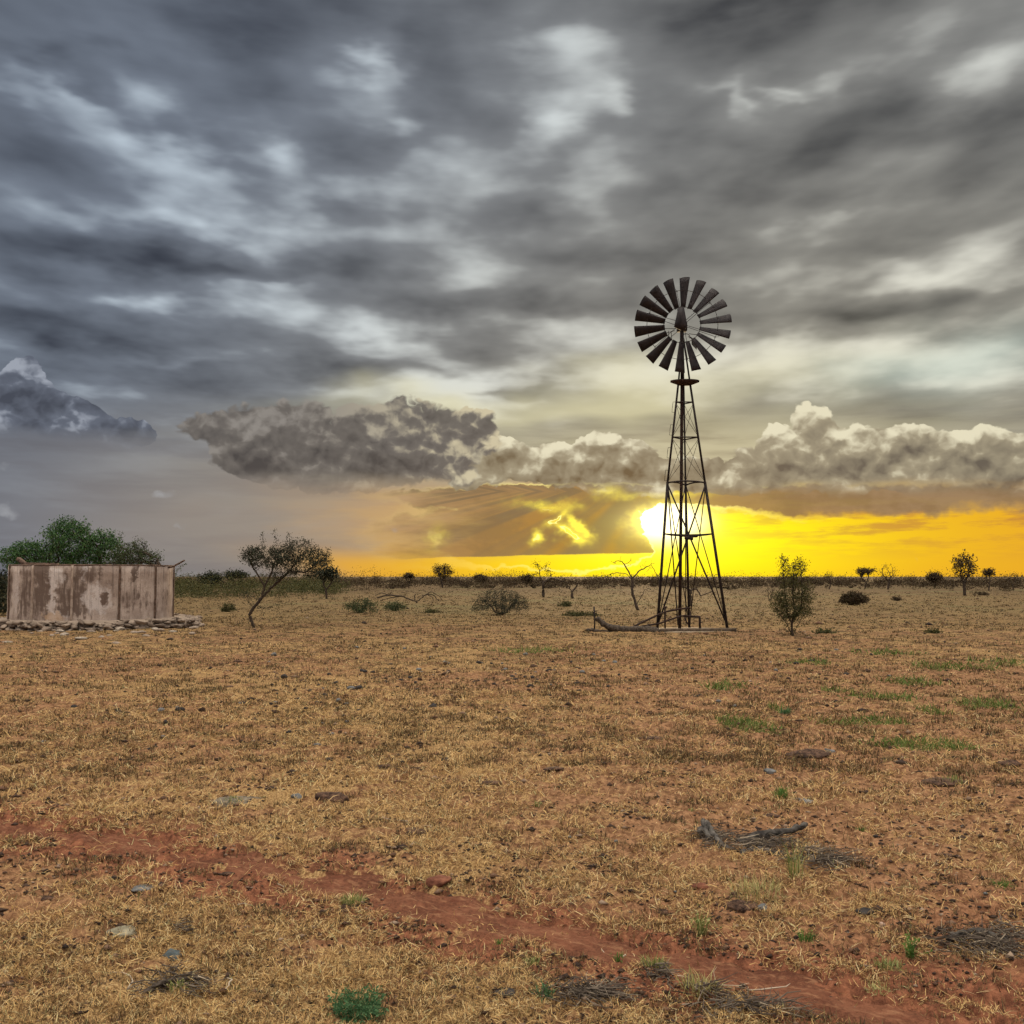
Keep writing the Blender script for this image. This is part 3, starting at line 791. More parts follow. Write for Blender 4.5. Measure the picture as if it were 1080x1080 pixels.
def T(px, py, D, bx, by):
    """target point in a plant's own frame"""
    v = at(px, py, D); return np.array([v.x - bx, v.y - by, v.z])

# leaning thorn tree left of centre
bx, by = gnd(268, 662)
W_ = lambda px, py, dy=0.0: T(px, py, by + dy, bx, by)
k = by / 1080
tg = [ell(*W_(283, 586), 32 * k, 0.9, 12 * k, 420, 1), ell(*W_(312, 584, .2), 26 * k, 0.8, 17 * k, 300, 2), ell(*W_(337, 590, -.1), 15 * k, 0.6, 12 * k, 150, 3),
      ell(*W_(266, 584), 12 * k, 0.5, 9 * k, 60, 4), ell(*W_(330, 603), 12 * k, 0.5, 7 * k, 60, 7), ell(*W_(302, 603), 24 * k, 0.6, 9 * k, 90, 8),
      np.array([W_(276, 560), W_(279, 562), W_(290, 557), W_(288, 562), W_(305, 560), W_(304, 566), W_(319, 565), W_(325, 570), W_(253, 578), W_(256, 582), W_(346, 578), W_(350, 590)])]
plant("thorn_tree", "leaning thorn tree with a sparse flat-topped crown to the right of the tank", "tree", (bx, by),
      [[None, (0, 0, 0), W_(263, 648), W_(268, 640), W_(276, 630), W_(279, 618), W_(286, 604), W_(290, 592)], [W_(276, 630), W_(290, 616, .2), W_(305, 602, .2), W_(315, 590)],
       [W_(305, 602, .2), W_(322, 603), W_(334, 594)], [W_(267, 641), W_(263, 634), W_(261, 628), W_(259, 623)], [W_(270, 637), W_(280, 641), W_(288, 638), W_(296, 637)],
       [W_(273, 632), W_(266, 629), W_(257, 628), W_(253, 626)], [W_(279, 618), W_(272, 606), W_(266, 596), W_(262, 588)]],
      np.vstack(tg), 0.075, 0.085, 0.55, 0.005, 11, 0.050, (9, 0.06, 0.030), LEAF_D, jitter=0.35)
# big green tree behind the tank
bx, by = -19.0, 47.0
W_ = lambda px, py, dy=0.0: T(px, py, by + dy, bx, by)
k = by / 1080
tg = [ell(*W_(74, 574), 26 * k, 1.4, 24 * k, 520, 1, .2), ell(*W_(36, 582), 24 * k, 1.3, 13 * k, 260, 2, .2), ell(*W_(106, 576), 22 * k, 1.2, 18 * k, 300, 3, .2), ell(*W_(15, 586), 18 * k, 1., 12 * k, 150, 4, .2),
      ell(*W_(60, 596), 60 * k, 1.4, 12 * k, 240, 5, .2), ell(*W_(70, 556, .2), 22 * k, .8, 12 * k, 120, 9)]
plant("green_tree", "large dense green acacia rising behind the round tank", "tree", (bx, by),
      [[None, (0, 0, 0), (0.1, 0, 0.5), (-.2, 0, 1.1)], [(-.2, 0, 1.1), (-1.3, 0, 1.9), (-2.4, .1, 2.3)], [(-.2, 0, 1.1), (0.1, 0.1, 2.2), (0.0, 0, 3.0)], [(-.2, 0, 1.1), (1.0, 0, 2.0), (1.6, 0, 2.6)]],
      np.vstack(tg), 0.13, 0.16, 0.8, 0.008, 12, 0.13, (13, 0.11, 0.060), LEAF_G, jitter=0.3)
bx, by = -15.6, 46.0
W_ = lambda px, py, dy=0.0: T(px, py, by + dy, bx, by)
k = by / 1080
tg = [ell(*W_(138, 584), 22 * k, .9, 15 * k, 260, 1, .2), ell(*W_(155, 590), 15 * k, .8, 11 * k, 160, 2, .2), ell(*W_(128, 594), 22 * k, .8, 10 * k, 120, 6, .2),
      np.array([W_(143, 565), W_(145, 567), W_(168, 580), W_(166, 584), W_(125, 560), W_(155, 572)])]
plant("thorn_tree", "darker thinner thorn tree at the right edge of the green tree behind the tank", "tree", (bx, by),
      [[None, (0, 0, 0), (0.15, 0, 0.7), (0.3, 0, 1.5)], [(.3, 0, 1.5), (.8, 0, 2.2)], [(.3, 0, 1.5), (-.3, 0, 2.3)]],
      np.vstack(tg), 0.11, 0.13, 0.7, 0.008, 13, 0.08, (10, 0.09, 0.045), LEAF_W, jitter=0.35)
# upright shrub at the right
bx, by = gnd(836, 671)
W_ = lambda px, py, dy=0.0: T(px, py, by + dy, bx, by)
k = by / 1080
tg = [ell(*W_(846, 628), 13 * k, .35, 15 * k, 150, 1, .1), ell(*W_(826, 634), 13 * k, .35, 15 * k, 150, 3, .1), ell(*W_(837, 645), 22 * k, .4, 9 * k, 170, 4, .1), ell(*W_(836, 614), 15 * k, .3, 10 * k, 60, 8, .2)]
tg2 = [ell(*W_(827, 592), 6 * k, .15, 6 * k, 22, 2), ell(*W_(843, 594), 6 * k, .15, 7 * k, 24, 5), ell(*W_(835, 602), 13 * k, .3, 8 * k, 40, 6), np.array([W_(815, 612), W_(822, 605), W_(856, 612), W_(850, 590)])]
plant("upright_shrub", "upright leafy shrub with a thin bare top to the right of the windmill", "shrub", (bx, by),
      [[None, (0, 0, 0), W_(835, 658), W_(838, 645), W_(836, 625), W_(838, 606)], [W_(835, 658), W_(830, 645), W_(828, 625), W_(826, 605)], [W_(836, 655), W_(845, 640), W_(846, 620), W_(845, 603)], [(0, 0, 0.02), (-.12, .05, .3), (-.32, .1, .62)], [(0, 0, 0.02), (.14, -.04, .32), (.36, 0, .66)]],
      np.vstack(tg + tg2), 0.06, 0.075, 0.4, 0.005, 14, 0.035, (14, 0.07, 0.026), LEAF_O, jitter=0.35, bark=BARK)
# multi-stemmed bush in the middle
def bush(name, label, cat, px, py, rx, hpx, seed, stems=9, leaf=(3, 0.05, 0.03), mat=None, n=260, low=0.15, bark=BARK, group=None, rt=0.006, D=None):
    if D is None: bx, by = gnd(px, py)
    else: by = D; bx = at(px, 600, D).x
    k = by / 1080; r = np.random.default_rng(seed)
    RX, H = rx * k, hpx * k
    v = r.normal(size=(n, 3)); v /= np.linalg.norm(v, axis=1, keepdims=True); v[:, 2] = np.abs(v[:, 2])
    q = r.uniform(0.35, 1, n) ** 0.5; tgt = v * q[:, None] * np.array([RX, RX * 0.8, H]) + np.array([0, 0, low * H])
    tgt *= (1 + 0.25 * n3d(v, 1.6, seed))[:, None]
    roots = [[None, (0, 0, 0), (0.02, 0, 0.03)]]
    for i in range(stems):
        a = r.uniform(0, 2 * np.pi); e = r.uniform(0.3, 0.8)
        roots.append([(0.02, 0, 0.03), (np.cos(a) * RX * .2, np.sin(a) * RX * .2, H * .12), (np.cos(a) * RX * e * .7, np.sin(a) * RX * e * .6, H * .5)])
    return plant(name, label, cat, (bx, by), roots, tgt, max(.05, H * .06), max(.06, H * .075), H * .6, rt, seed, H * .028, leaf, mat or LEAF_O, bark=bark, group=group, jitter=0.35, wood_name="stems", crown_name="foliage")
bush("wide_bush", "wide low scruffy bush of many splayed stems in the middle distance", "bush", 528, 648, 31, 28, 31, 16, (7, .07, .030), LEAF_D, 320)
bush("green_bush", "low dense dark green bush under the left end of the fallen branch", "bush", 381, 646, 19, 14, 32, 8, (7, .09, .036), LEAF_W, 90)
bush("green_bush", "small rounded green bush beneath the middle of the fallen branch", "bush", 416, 644, 14, 11, 33, 8, (7, .08, .036), LEAF_W, 70)
bush("dark_bush", "small dark bowl-shaped bush standing alone beyond the upright shrub", "bush", 901, 638, 14, 10, 34, 8, (26, .10, .06), LEAF_B, 90, low=.35)
bush("grey_bush", "thin grey leafless bush just left of the upright shrub", "bush", 812, 634, 9, 22, 35, 6, (2, .06, .04), LEAF_B, 90)
bush("dark_bush", "dark green bush at the far left edge beside the tank", "bush", 0, 640, 20, 44, 36, 6, (12, .12, .07), LEAF_D, 160, D=43.0)
for i, (px, py, rx, h, lab, mt) in enumerate([
        (700, 618, 12, 6, "low brown bush on the plain between the dead tree and the tower", LEAF_B), (770, 622, 12, 6, "low brown bush on the plain just right of the tower", LEAF_B),
        (596, 640, 8, 6, "tiny scrubby bush left of the dark fallen trunk", LEAF_O), (830, 652, 6, 4, "tiny dry tuft bush left of the upright shrub's stem", LEAF_B), (946, 634, 6, 5, "tiny dark tuft bush right of the bowl-shaped bush", LEAF_B),
        (1035, 628, 9, 4, "low dark bush at the foot of the lone tree near the right edge", LEAF_B), (240, 645, 9, 9, "small sparse green bush between the tank and the leaning thorn tree", LEAF_O),
        (455, 646, 9, 4, "flat green bush between the fallen branch and the wide bush", LEAF_O), (612, 650, 22, 5, "low spreading scrub left of the tower beyond the fallen trunk", LEAF_O),
        (985, 668, 10, 4, "low dry scrub in front of the lone tree at the right", LEAF_O), (870, 668, 12, 4, "low dry scrub just right of the upright shrub's foot", LEAF_O)]):
    bush("low_bush", lab, "bush", px, py, rx, h, 50 + i, 6, (8, .06, .04), mt, 50)

# dead trees
def dead(label, px, py, D, roots_px, tips_px, seed, r0, spread=0.5, rt=0.0075, name="dead_tree", leaf=None, mat=None, cat="tree", extra=3, group=None, bark=None):
    by = D if D else gnd(px, py)[1]
    bx = at(px, py, by).x
    W_ = lambda a, b, dy=0.0: T(a, b, by + dy, bx, by)
    r = np.random.default_rng(seed)
    roots = []
    for i, pl in enumerate(roots_px):
        pl = [W_(*q) for q in pl]
        if i == 0: pl = [None, (0, 0, 0)] + pl
        roots.append(pl)
    tg = np.array([W_(*q) for q in tips_px])
    tg = np.vstack([tg] + [tg + r.normal(0, spread * 0.3, tg.shape) for _ in range(extra)])
    return plant(name, label, cat, (bx, by), roots, tg, 0.07 * by / 35, 0.09 * by / 35, 0.9 * by / 35, rt, seed, r0, leaf, mat, bark=bark or BARK, jitter=0.3, wood_name="trunk", group=group)
dead("bare dead tree with a forked thin crown to the left of the tower", 673, 644, None, [[(670, 636), (667, 625), (667, 610)], [(667, 610), (660, 598), (656, 592)], [(667, 610), (674, 602), (684, 597)], [(671, 638), (678, 627), (680, 622)], [(667, 611), (660, 605), (652, 604)]],
     [(654, 588), (648, 594), (645, 592), (669, 592), (680, 594), (690, 593), (686, 600), (641, 608), (650, 604), (676, 597), (684, 620), (680, 618)], 61, .07, .35)
dead("gnarled twisted dead tree standing behind the tower's feet", 729, 640, None, [[(728, 630), (728, 622), (734, 619)], [(728, 622), (735, 621), (739, 628), (743, 635)], [(739, 628), (735, 637)], [(739, 628), (744, 626), (750, 624)], [(728, 622), (720, 618), (714, 618)]],
     [(745, 640), (737, 640), (752, 622), (713, 615), (722, 612), (741, 616), (736, 608), (748, 606), (756, 608), (700, 610), (712, 604)], 62, .09, .4)
dead("thin leafless sapling with drooping twigs between dead tree and tower", 697, 634, None, [[(696, 622), (694, 608)], [(694, 608), (688, 598)], [(694, 608), (698, 600)]],
     [(684, 596), (688, 592), (694, 590), (700, 592), (682, 602), (703, 598), (690, 600)], 63, .035, .35)
dead("small dark tree with a sparse ragged crown left of the fallen trunk", 573, 630, None, [[(573, 622), (573, 614), (570, 609)], [(573, 614), (582, 610), (590, 612)]],
     [(566, 606), (568, 602), (575, 606), (580, 604), (586, 608), (592, 607), (598, 611), (571, 599), (562, 604), (577, 600), (590, 616), (596, 616)], 64, .12, 1.0, .012, "ragged_tree", (6, .16, .07), LEAF_B)
dead("small dark tree with hanging twigs right of the ragged crown", 604, 631, None, [[(603, 624), (600, 618)], [(603, 624), (608, 618)]],
     [(596, 614), (600, 612), (606, 613), (612, 616), (594, 618), (614, 620)], 65, .10, .8, .012, "ragged_tree", (3, .14, .06), LEAF_B)
# fallen dead branch
by = gnd(440, 636)[1]; bx = at(436, 636, by).x
W_ = lambda px, py, dy=0.0: T(px, py, by + dy, bx, by)
t = thing("fallen_branch", "long arched fallen branch lying above the green bushes", "branch", (bx, by, h1(bx, by)))
mb = MB(); r = np.random.default_rng(5)
paths = [([W_(398, 630), W_(410, 627), W_(424, 628), W_(433, 632), W_(439, 634), W_(444, 631), W_(450, 626), W_(457, 627), W_(463, 633)], .055), ([W_(424, 628), W_(412, 630), W_(400, 633)], .035),
         ([W_(450, 626), W_(456, 630), W_(458, 634)], .03), ([W_(447, 628), W_(455, 624), W_(463, 628), W_(467, 633)], .03), ([W_(438, 634), W_(437, 629), W_(438, 626)], .04), ([W_(410, 627), W_(402, 625), W_(395, 628)], .03),
         ([W_(439, 633), W_(440, 638)], .06)]
for pl, w in paths:
    pl = np.array(pl); tt = np.linspace(0, 1, len(pl)); t2 = np.linspace(0, 1, len(pl) * 3)
    q = np.stack([np.interp(t2, tt, pl[:, i]) for i in range(3)], 1) + r.normal(0, .02, (len(t2), 3))
    mb.tube(q, np.linspace(w, w * .45, len(q)), 6)
for _ in range(60):
    pl, w = paths[r.integers(0, 4)]; p = pl[r.integers(0, len(pl))] + r.normal(0, .12, 3); d = r.normal(0, .22, 3); d[2] = abs(d[2]) * .5 - .05
    mb.tube([p, p + d * .6, p + d + r.normal(0, .05, 3)], [.012, .009, .005], 3)
mb.build("limb", BARK, t, True)

# standing trees along the horizon, each its own
def htree(label, px, top, bot_py, rx, seed, kind="round", D=None, mat=LEAF_B, dens=1.0, name="horizon_tree"):
    D = D or 150.0
    bx = at(px, 600, D).x; k = D / 1080; H = at(px, top, D).z; RX = rx * k
    r = np.random.default_rng(seed)
    if kind == "flat": tg = ell(0, 0, H * .86, RX, RX * .8, H * .16, int(90 * dens), seed, .2)
    elif kind == "round": tg = ell(0, 0, H * .68, RX, RX * .8, H * .33, int(130 * dens), seed, .2)
    else: tg = ell(0, 0, H * .66, RX, RX * .8, H * .36, int(60 * dens), seed, .3)
    a = r.uniform(-.1, .1) * H
    plant(name, label, "tree", (bx, D), [[None, (0, 0, 0), (a, 0, H * .3)], [(a, 0, H * .3), (RX * .3, 0, H * .5)], [(a, 0, H * .3), (-RX * .3, 0, H * .5)]],
          tg, H * .045, H * .06, H * .4, .022 * D / 150, seed, .035 * H, {"bare": (2, .2, .08), "flat": (9, .20, .11), "round": (7, .24, .12)}[kind], mat, jitter=.3, group="trees standing above the far bush line")
htree("round open-crowned tree alone on the horizon left of centre", 467, 594, 612, 12, 71, "round", 150)
htree("tiny flat-topped tree left of the round horizon tree", 431, 605, 612, 6, 72, "flat", 150)
htree("very small thin tree at the left start of the yellow horizon", 397, 606, 612, 5, 73, "bare", 160)
htree("low rounded treetop between round horizon tree and wide bush", 507, 606, 612, 8, 74, "round", 170)
htree("low rounded treetop just left of the ragged tree", 556, 606, 612, 7, 75, "round", 160)
htree("flat-topped tree above the bowl-shaped dark bush", 912, 599, 612, 11, 76, "flat", 140)
htree("sparse spiky tree right of the flat-topped tree", 936, 594, 612, 11, 77, "bare", 130)
htree("lone open tree with fine branches near the right edge", 1017, 583, 628, 16, 78, "round", gnd(1022, 628)[1] , LEAF_B, .8)
htree("small bushy tree between spiky tree and lone open tree", 985, 603, 612, 9, 79, "round", 140)
htree("small flat tree just right of the lone open tree", 1042, 600, 612, 7, 80, "flat", 120)
htree("last small tree at the right edge of the horizon", 1068, 604, 612, 9, 81, "bare", 120)
htree("thin twiggy horizon tree between shrub and flat-topped tree", 874, 602, 612, 5, 82, "bare", 130)
htree("dark broad tree crown right of the leaning thorn tree", 345, 600, 612, 13, 83, "flat", 75, LEAF_D)
htree("dark rounded tree crown just right of the tank", 222, 603, 612, 12, 85, "round", 110, LEAF_D, 1.2)
htree("dark low tree crown between tank and leaning thorn tree", 250, 603, 612, 14, 86, "flat", 110, LEAF_D, 1.2)

# the far bush belt: one mass nobody could count
def belt(n, d0, d1, az0, az1, h0, h1_, seed, per, size, mat, label, name="bushland", gap=None):
    r = np.random.default_rng(seed)
    az = np.radians(r.uniform(az0, az1, n)); D = np.exp(r.uniform(np.log(d0), np.log(d1), n))
    D = D * (1 + 0.10 * perlin(np.degrees(az) * .35, az * 0 + seed))
    kk = r.random(n) < np.clip(.75 + 1.6 * perlin(np.degrees(az) * .55 + seed, D * .02) + .8 * perlin(np.degrees(az) * 2.3, D * .03), .12, 1); az, D = az[kk], D[kk]; n = len(D)
    x = D * np.sin(az); y = D * np.cos(az)
    H = (h0 + (h1_ - h0) * r.random(n) ** 1.6) * (1 + .5 * perlin(np.degrees(az) * .8, D * .01) + .3 * perlin(np.degrees(az) * 3.1, D * .05)); Rx = H * r.uniform(.7, 1.4, n)
    c = np.repeat(np.stack([x, y, hgt(x, y, False)], -1), per, 0); m = len(c)
    v = r.normal(size=(m, 3)); v /= np.linalg.norm(v, axis=1, keepdims=True); v[:, 2] = v[:, 2] * .5 + .5
    q = r.uniform(.3, 1, m) ** .5
    HH = np.repeat(H, per); RR = np.repeat(Rx, per)
    lump = 1 + .4 * n3d(v + c * .37, 1.8, seed)
    c = c + v * (q * lump)[:, None] * np.stack([RR, RR, HH], -1)
    s = r.uniform(.5, 1.3, m) * size * np.repeat(D / 150, per)
    a = r.normal(size=(m, 3)); a /= np.linalg.norm(a, axis=1, keepdims=True)
    b = np.cross(a, r.normal(size=(m, 3))); b /= np.linalg.norm(b, axis=1, keepdims=True)
    V = np.stack([c - a * s[:, None], c + b * (s * .6)[:, None], c + a * s[:, None]], 1).reshape(-1, 3)
    tag(link(name, mesh_np(name, V, [np.arange(m)[:, None] * 3 + np.array([[0, 1, 2]])], mat)), label, "bush", kind="stuff")
belt(3600, 140, 330, -42, 42, 0.4, 2.5, 1, 80, .13, LEAF_B, "dark brown bushland along the far horizon")
belt(800, 80, 150, -34, -9.5, 0.9, 2.2, 2, 110, .16, LEAF_O, "olive green bushland on the left horizon beyond the tank")
belt(150, 120, 300, -42, 42, 1.7, 2.9, 5, 420, .11, LEAF_B, "taller dark bushes standing out of the far bushland")
belt(1500, 45, 160, -40, 40, .08, .65, 3, 45, .06, LEAF_B, "scattered low scrub on the far plain", "scrub")
# ---------------------------------------------------------------- windmill
STEEL = simple("rusty_steel", (0.012, 0.009, 0.009), (0.030, 0.017, 0.014), 14.0, 0.7, 0.3, 0.004, spec=0.3)
BLADE = simple("weathered_blade_steel", (0.011, 0.008, 0.010), (0.023, 0.016, 0.017), 6.0, 0.65, 0.2, 0.003, spec=0.3)
PIPE = simple("rusty_pipe", (0.014, 0.010, 0.009), (0.050, 0.024, 0.016), 20.0, 0.7, 0.3, 0.003)
DW = 31.3
wb = at(724, 666, DW); wx, wy = wb.x, wb.y; wz = h1(wx, wy)
def Wp(px, py, dy=0.0):
    v = at(px, py, DW + dy); return np.array([v.x - wx, v.y - wy, v.z - wz])
wm = thing("windmill", "tall dark steel water-pumping windmill with an eighteen-bladed wheel against the sunset", "windmill", (wx, wy, wz))
g0 = 0.0
def leg_pt(which, py):
    """three tower legs, by photo height"""
    if which == "l": f = np.interp(py, [402, 508, 666], [715.8, 704.3, 693.0]); d = np.interp(py, [402, 666], [-0.06, 0.0])
    elif which == "r": f = np.interp(py, [402, 508, 668], [727.6, 743.6, 768.3]); d = np.interp(py, [402, 666], [-0.06, 0.0])
    else: f = np.interp(py, [402, 508, 660], [721.0, 723.0, 727.0]); d = np.interp(py, [402, 660], [0.14, 1.88])
    return Wp(f, py, d)
apex = Wp(720.3, 352, 0.02)
for w_, yb in (("l", 666), ("r", 667), ("b", 661.5)):
    mb = MB()
    a, b_, c_ = leg_pt(w_, yb), leg_pt(w_, 508), leg_pt(w_, 402)
    a[2] = -0.08
    mb.angle(a, b_, .072, .010); mb.angle(b_, c_, .055, .010)
    top = apex + (c_ - apex) * 0.10
    mb.angle(c_, top, .045, .010)
    mb.build("leg", STEEL, wm)
def girt(py, bow=0.0, w=.045):
    mb = MB(); P = [leg_pt(q, py) for q in "lrb"]
    z = (P[0][2] + P[1][2]) / 2
    for p in P: p[2] = z
    for i in range(3):
        a, b_ = P[i], P[(i + 1) % 3]; m = (a + b_) / 2 + np.array([0, 0, bow])
        mb.tube([a, (a + m) / 2 + [0, 0, bow * .25], m, (b_ + m) / 2 + [0, 0, bow * .25], b_], w / 2, 5)
    return mb.build("girt", STEEL, wm)
for py, bow, w in ((424, 0.0, .040), (461, 0.0, .042), (509, .05, .05), (563, -.03, .04)): girt(py, bow, w)
def brace(pa, pb, r=.010, name="brace"):
    mb = MB(); mb.tube([pa, pb], r, 5); mb.build(name, STEEL, wm)
for (y0, y1) in ((424, 461), (461, 509)):
    for a, b_ in (("l", "r"), ("r", "b"), ("b", "l")):
        brace(leg_pt(a, y0 + 2), leg_pt(b_, y1 - 1), .007); brace(leg_pt(b_, y0 + 2), leg_pt(a, y1 - 1), .007)
for a, b_, r in (("l", "r", .026), ("r", "b", .016), ("b", "l", .016)):
    brace(leg_pt(a, 511), leg_pt(b_, 660), r); brace(leg_pt(b_, 511), leg_pt(a, 660), r)
brace(leg_pt("l", 511), Wp(715, 659, .9), .020)
# small landing at mid height
mb = MB(); z = Wp(727, 564)[2]
mb.bar(Wp(719, 565, .1), Wp(735, 566, .1), .34, .05); mb.bar(Wp(722, 567, -.1), Wp(731, 568, -.1), .06, .10)
mb.build("landing", PIPE, wm)
# climbing steps on the left leg
for y0 in (424, 448, 472, 496):
    mb = MB(); p = leg_pt("l", y0); q = leg_pt("l", y0 + 11); o = np.array([-.105, -.02, 0])
    mb.tube([p, p + o, (p + q) / 2 + o * 1.05, q + o, q], .008, 5); mb.build("step", STEEL, wm)
# pump pipe up the middle
mb = MB(); mb.tube([Wp(716.8, 664, .35), Wp(718.6, 508, .35), Wp(719.2, 404, .1), Wp(719.8, 352, 0)], [.050, .050, .048, .045], 10); mb.build("pump_pipe", PIPE, wm, True)
mb = MB(); mb.tube([Wp(723.5, 660, .7), Wp(722.6, 508, .5), Wp(721.2, 404, .1)], .016, 6); mb.build("pump_rod", STEEL, wm)
# boat-shaped platform under the wheel
mb = MB()
c = Wp(722.3, 403, 0.0)
n = 22
ring = [];
for s, zz in ((1.0, .045), (1.0, .0), (.42, -.10)):
    for i in range(n):
        t = i / n * 2 * math.pi
        ring.append(c + np.array([math.cos(t) * .45 * s, math.sin(t) * .30 * s, zz]))
V = np.array(ring); Q = []
for k_ in range(2):
    for i in range(n): Q.append((k_ * n + i, (k_ + 1) * n + i, (k_ + 1) * n + (i + 1) % n, k_ * n + (i + 1) % n))
mb.add(np.vstack([V, c + [0, 0, .045], c + [0, 0, -.1]]), Q, [(3 * n, i, (i + 1) % n) for i in range(n)] + [(3 * n + 1, 2 * n + (i + 1) % n, 2 * n + i) for i in range(n)])
mb.build("platform", PIPE, wm)
# head
hub = Wp(719.6, 342.5, -0.38)
HA = R(-7)                                    # the wheel's axis, nearly towards the camera
ax = np.array([math.sin(HA), -math.cos(HA), 0.02]); ax /= np.linalg.norm(ax)
ex = np.cross(np.array([0, 0, 1.0]), ax); ex /= np.linalg.norm(ex); ex = -ex if ex[0] < 0 else ex
ez = np.cross(ex, ax); ez = ez if ez[2] > 0 else -ez
def Wh(r, deg, off=0.0):
    """wheel coordinates: angle clockwise from up, seen from the camera; off towards the camera"""
    a = R(deg); return hub + ex * math.sin(a) * r + ez * math.cos(a) * r + ax * off
kpx = (DW - .38) / 1080
def circ(r, rad, off=0.0):
    mb = MB(); pts = [Wh(r, i * 5, off) for i in range(73)]; mb.tube(pts, rad, 6, cap=False); return mb
circ(19.6 * kpx, .010).build("inner_ring", STEEL, wm, True)
circ(37.5 * kpx, .009).build("outer_ring", STEEL, wm, True)
rb = np.random.default_rng(12)
blade_skip = 7
for i in range(18):
    a0 = 3.5 + i * 20 + rb.normal(0, .5)
    r0, r1 = 18.6 * kpx, (51.5 + rb.normal(0, .4)) * kpx
    nr, nc = 7, 6; V = []
    for u in range(nr):
        f = u / (nr - 1); rr = r0 + (r1 - r0) * f
        w = (5.4 + 6.1 * f) * kpx * 1.06
        pit = R(34 - 8 * f)
        for v in range(nc):
            g = v / (nc - 1) - .5
            da = g * w * math.cos(pit) / rr
            bend = (.25 - g * g) * w * .55
            V.append(Wh(rr, a0 + math.degrees(da), g * w * math.sin(pit) + bend - .02))
    V = np.array(V); off = ax * -.0035
    Q = [(u * nc + v, u * nc + v + 1, (u + 1) * nc + v + 1, (u + 1) * nc + v) for u in range(nr - 1) for v in range(nc - 1)]
    m = len(V); Q2 = [tuple(q + m for q in reversed(qq)) for qq in Q]
    edge = [u * nc for u in range(nr)]; E2 = [u * nc + nc - 1 for u in range(nr)]
    side = [(a, b, b + m, a + m) for a, b in zip(edge[:-1], edge[1:])] + [(b, a, a + m, b + m) for a, b in zip(E2[:-1], E2[1:])]
    side += [(v + 1, v, v + m, v + 1 + m) for v in range(nc - 1)] + [((nr - 1) * nc + v, (nr - 1) * nc + v + 1, (nr - 1) * nc + v + 1 + m, (nr - 1) * nc + v + m) for v in range(nc - 1)]
    mb = MB(); mb.add(np.vstack([V, V + off]), Q + Q2 + side); mb.build("blade", BLADE, wm)
for a in (49, 110, 170, 229, 289, 349):
    mb = MB()
    for s in (-1, 1):
        mb.tube([Wh(.07, a + s * 40, .10 * s), Wh(37.5 * kpx, a + s * 2.2, 0)], .008, 5)
    mb.tube([Wh(36 * kpx, a - 4, 0), Wh(41 * kpx, a, .0), Wh(36 * kpx, a + 4, 0)], .008, 5)
    mb.build("spoke", STEEL, wm)
mb = MB(); mb.tube([hub + ax * -.14, hub + ax * .16], .075, 14); mb.build("hub", STEEL, wm)
# gear case, hood and mast cap behind and in front of the wheel
mb = MB()
prof = [(-5.5, 17, 0), (0.5, 17, 0), (3.8, -3.5, 0), (-0.3, -9, 0), (-10.2, -4, 0), (-9.0, 1.5, 0)]
def hp(x, y, off): return hub + ex * (x + 1.2) * kpx + ez * y * kpx + ax * off
F1 = [hp(x, y, .23) for x, y, _ in prof]; F0 = [hp(x * .9, y * .96, .10) for x, y, _ in prof]
Fm = [hp(-3.2 + (x + 3.2) * .45, y * .55, .34) for x, y, _ in prof]
m = len(prof); V = np.array(F0 + F1 + Fm)
Q = [(i, (i + 1) % m, m + (i + 1) % m, m + i) for i in range(m)] + [(m + i, m + (i + 1) % m, 2 * m + (i + 1) % m, 2 * m + i) for i in range(m)]
T3 = [(2 * m, 2 * m + i, 2 * m + i + 1) for i in range(1, m - 1)] + [(0, i + 1, i) for i in range(1, m - 1)]
mb.add(V, Q, T3); mb.build("hood", BLADE, wm)
mb = MB(); cbk = hub - ax * .28
mb.bar(cbk + [-.14, 0, 0], cbk + [.14, 0, 0], .30, .26); mb.tube([cbk + [0, .0, -.1], cbk + [0, .05, -.55]], .06, 10)
mb.tube([hub + ex * -.02 + ez * -.10 + ax * -.05, Wp(719.8, 404, .05)], .042, 8)
mb.build("gear_case", STEEL, wm)
# furling linkage at the wheel's lower left and right
for sgn, (xa, ya), (xb, yb) in ((-1, (-8, -3), (-33, -2)), (-1, (-9, -5), (-24, -9)), (1, (5, -12), (14, -16)), (1, (6, -9), (19, -11)), (-1, (-16, -5), (-15, -18)), (-1, (-13, -6), (-12, -18))):
    mb = MB(); mb.tube([hp(xa, ya, -.12), hp(xb, yb, -.12)], .010, 5); mb.build("linkage", STEEL, wm)
mb = MB()
for q in range(9):
    a = q / 8 * math.pi * 1.2 - .3
    if q: mb.tube([prev, hp(2.5 + 4.5 * math.cos(a), -13 + 4 * math.sin(a), -.1)], .011, 5)
    prev = hp(2.5 + 4.5 * math.cos(a), -13 + 4 * math.sin(a), -.1)
mb.build("furl_lever", STEEL, wm)
# tail vane folded behind the wheel
mb = MB(); tb = hub - ax * .45
mb.bar(hp(8, -10, -.45), hp(17, -9, -1.2), .03, .03)
v0, v1, v2, v3 = hp(10, -14, -.9), hp(16.5, -15, -1.5), hp(17.5, -7.5, -1.5), hp(10, -8.5, -.9)
th = np.array([.004, .002, 0])
mb.add([v0, v1, v2, v3, v0 + th, v1 + th, v2 + th, v3 + th], [(0, 1, 2, 3), (7, 6, 5, 4), (0, 4, 5, 1), (1, 5, 6, 2), (2, 6, 7, 3), (3, 7, 4, 0)])
mb.build("tail_vane", BLADE, wm)
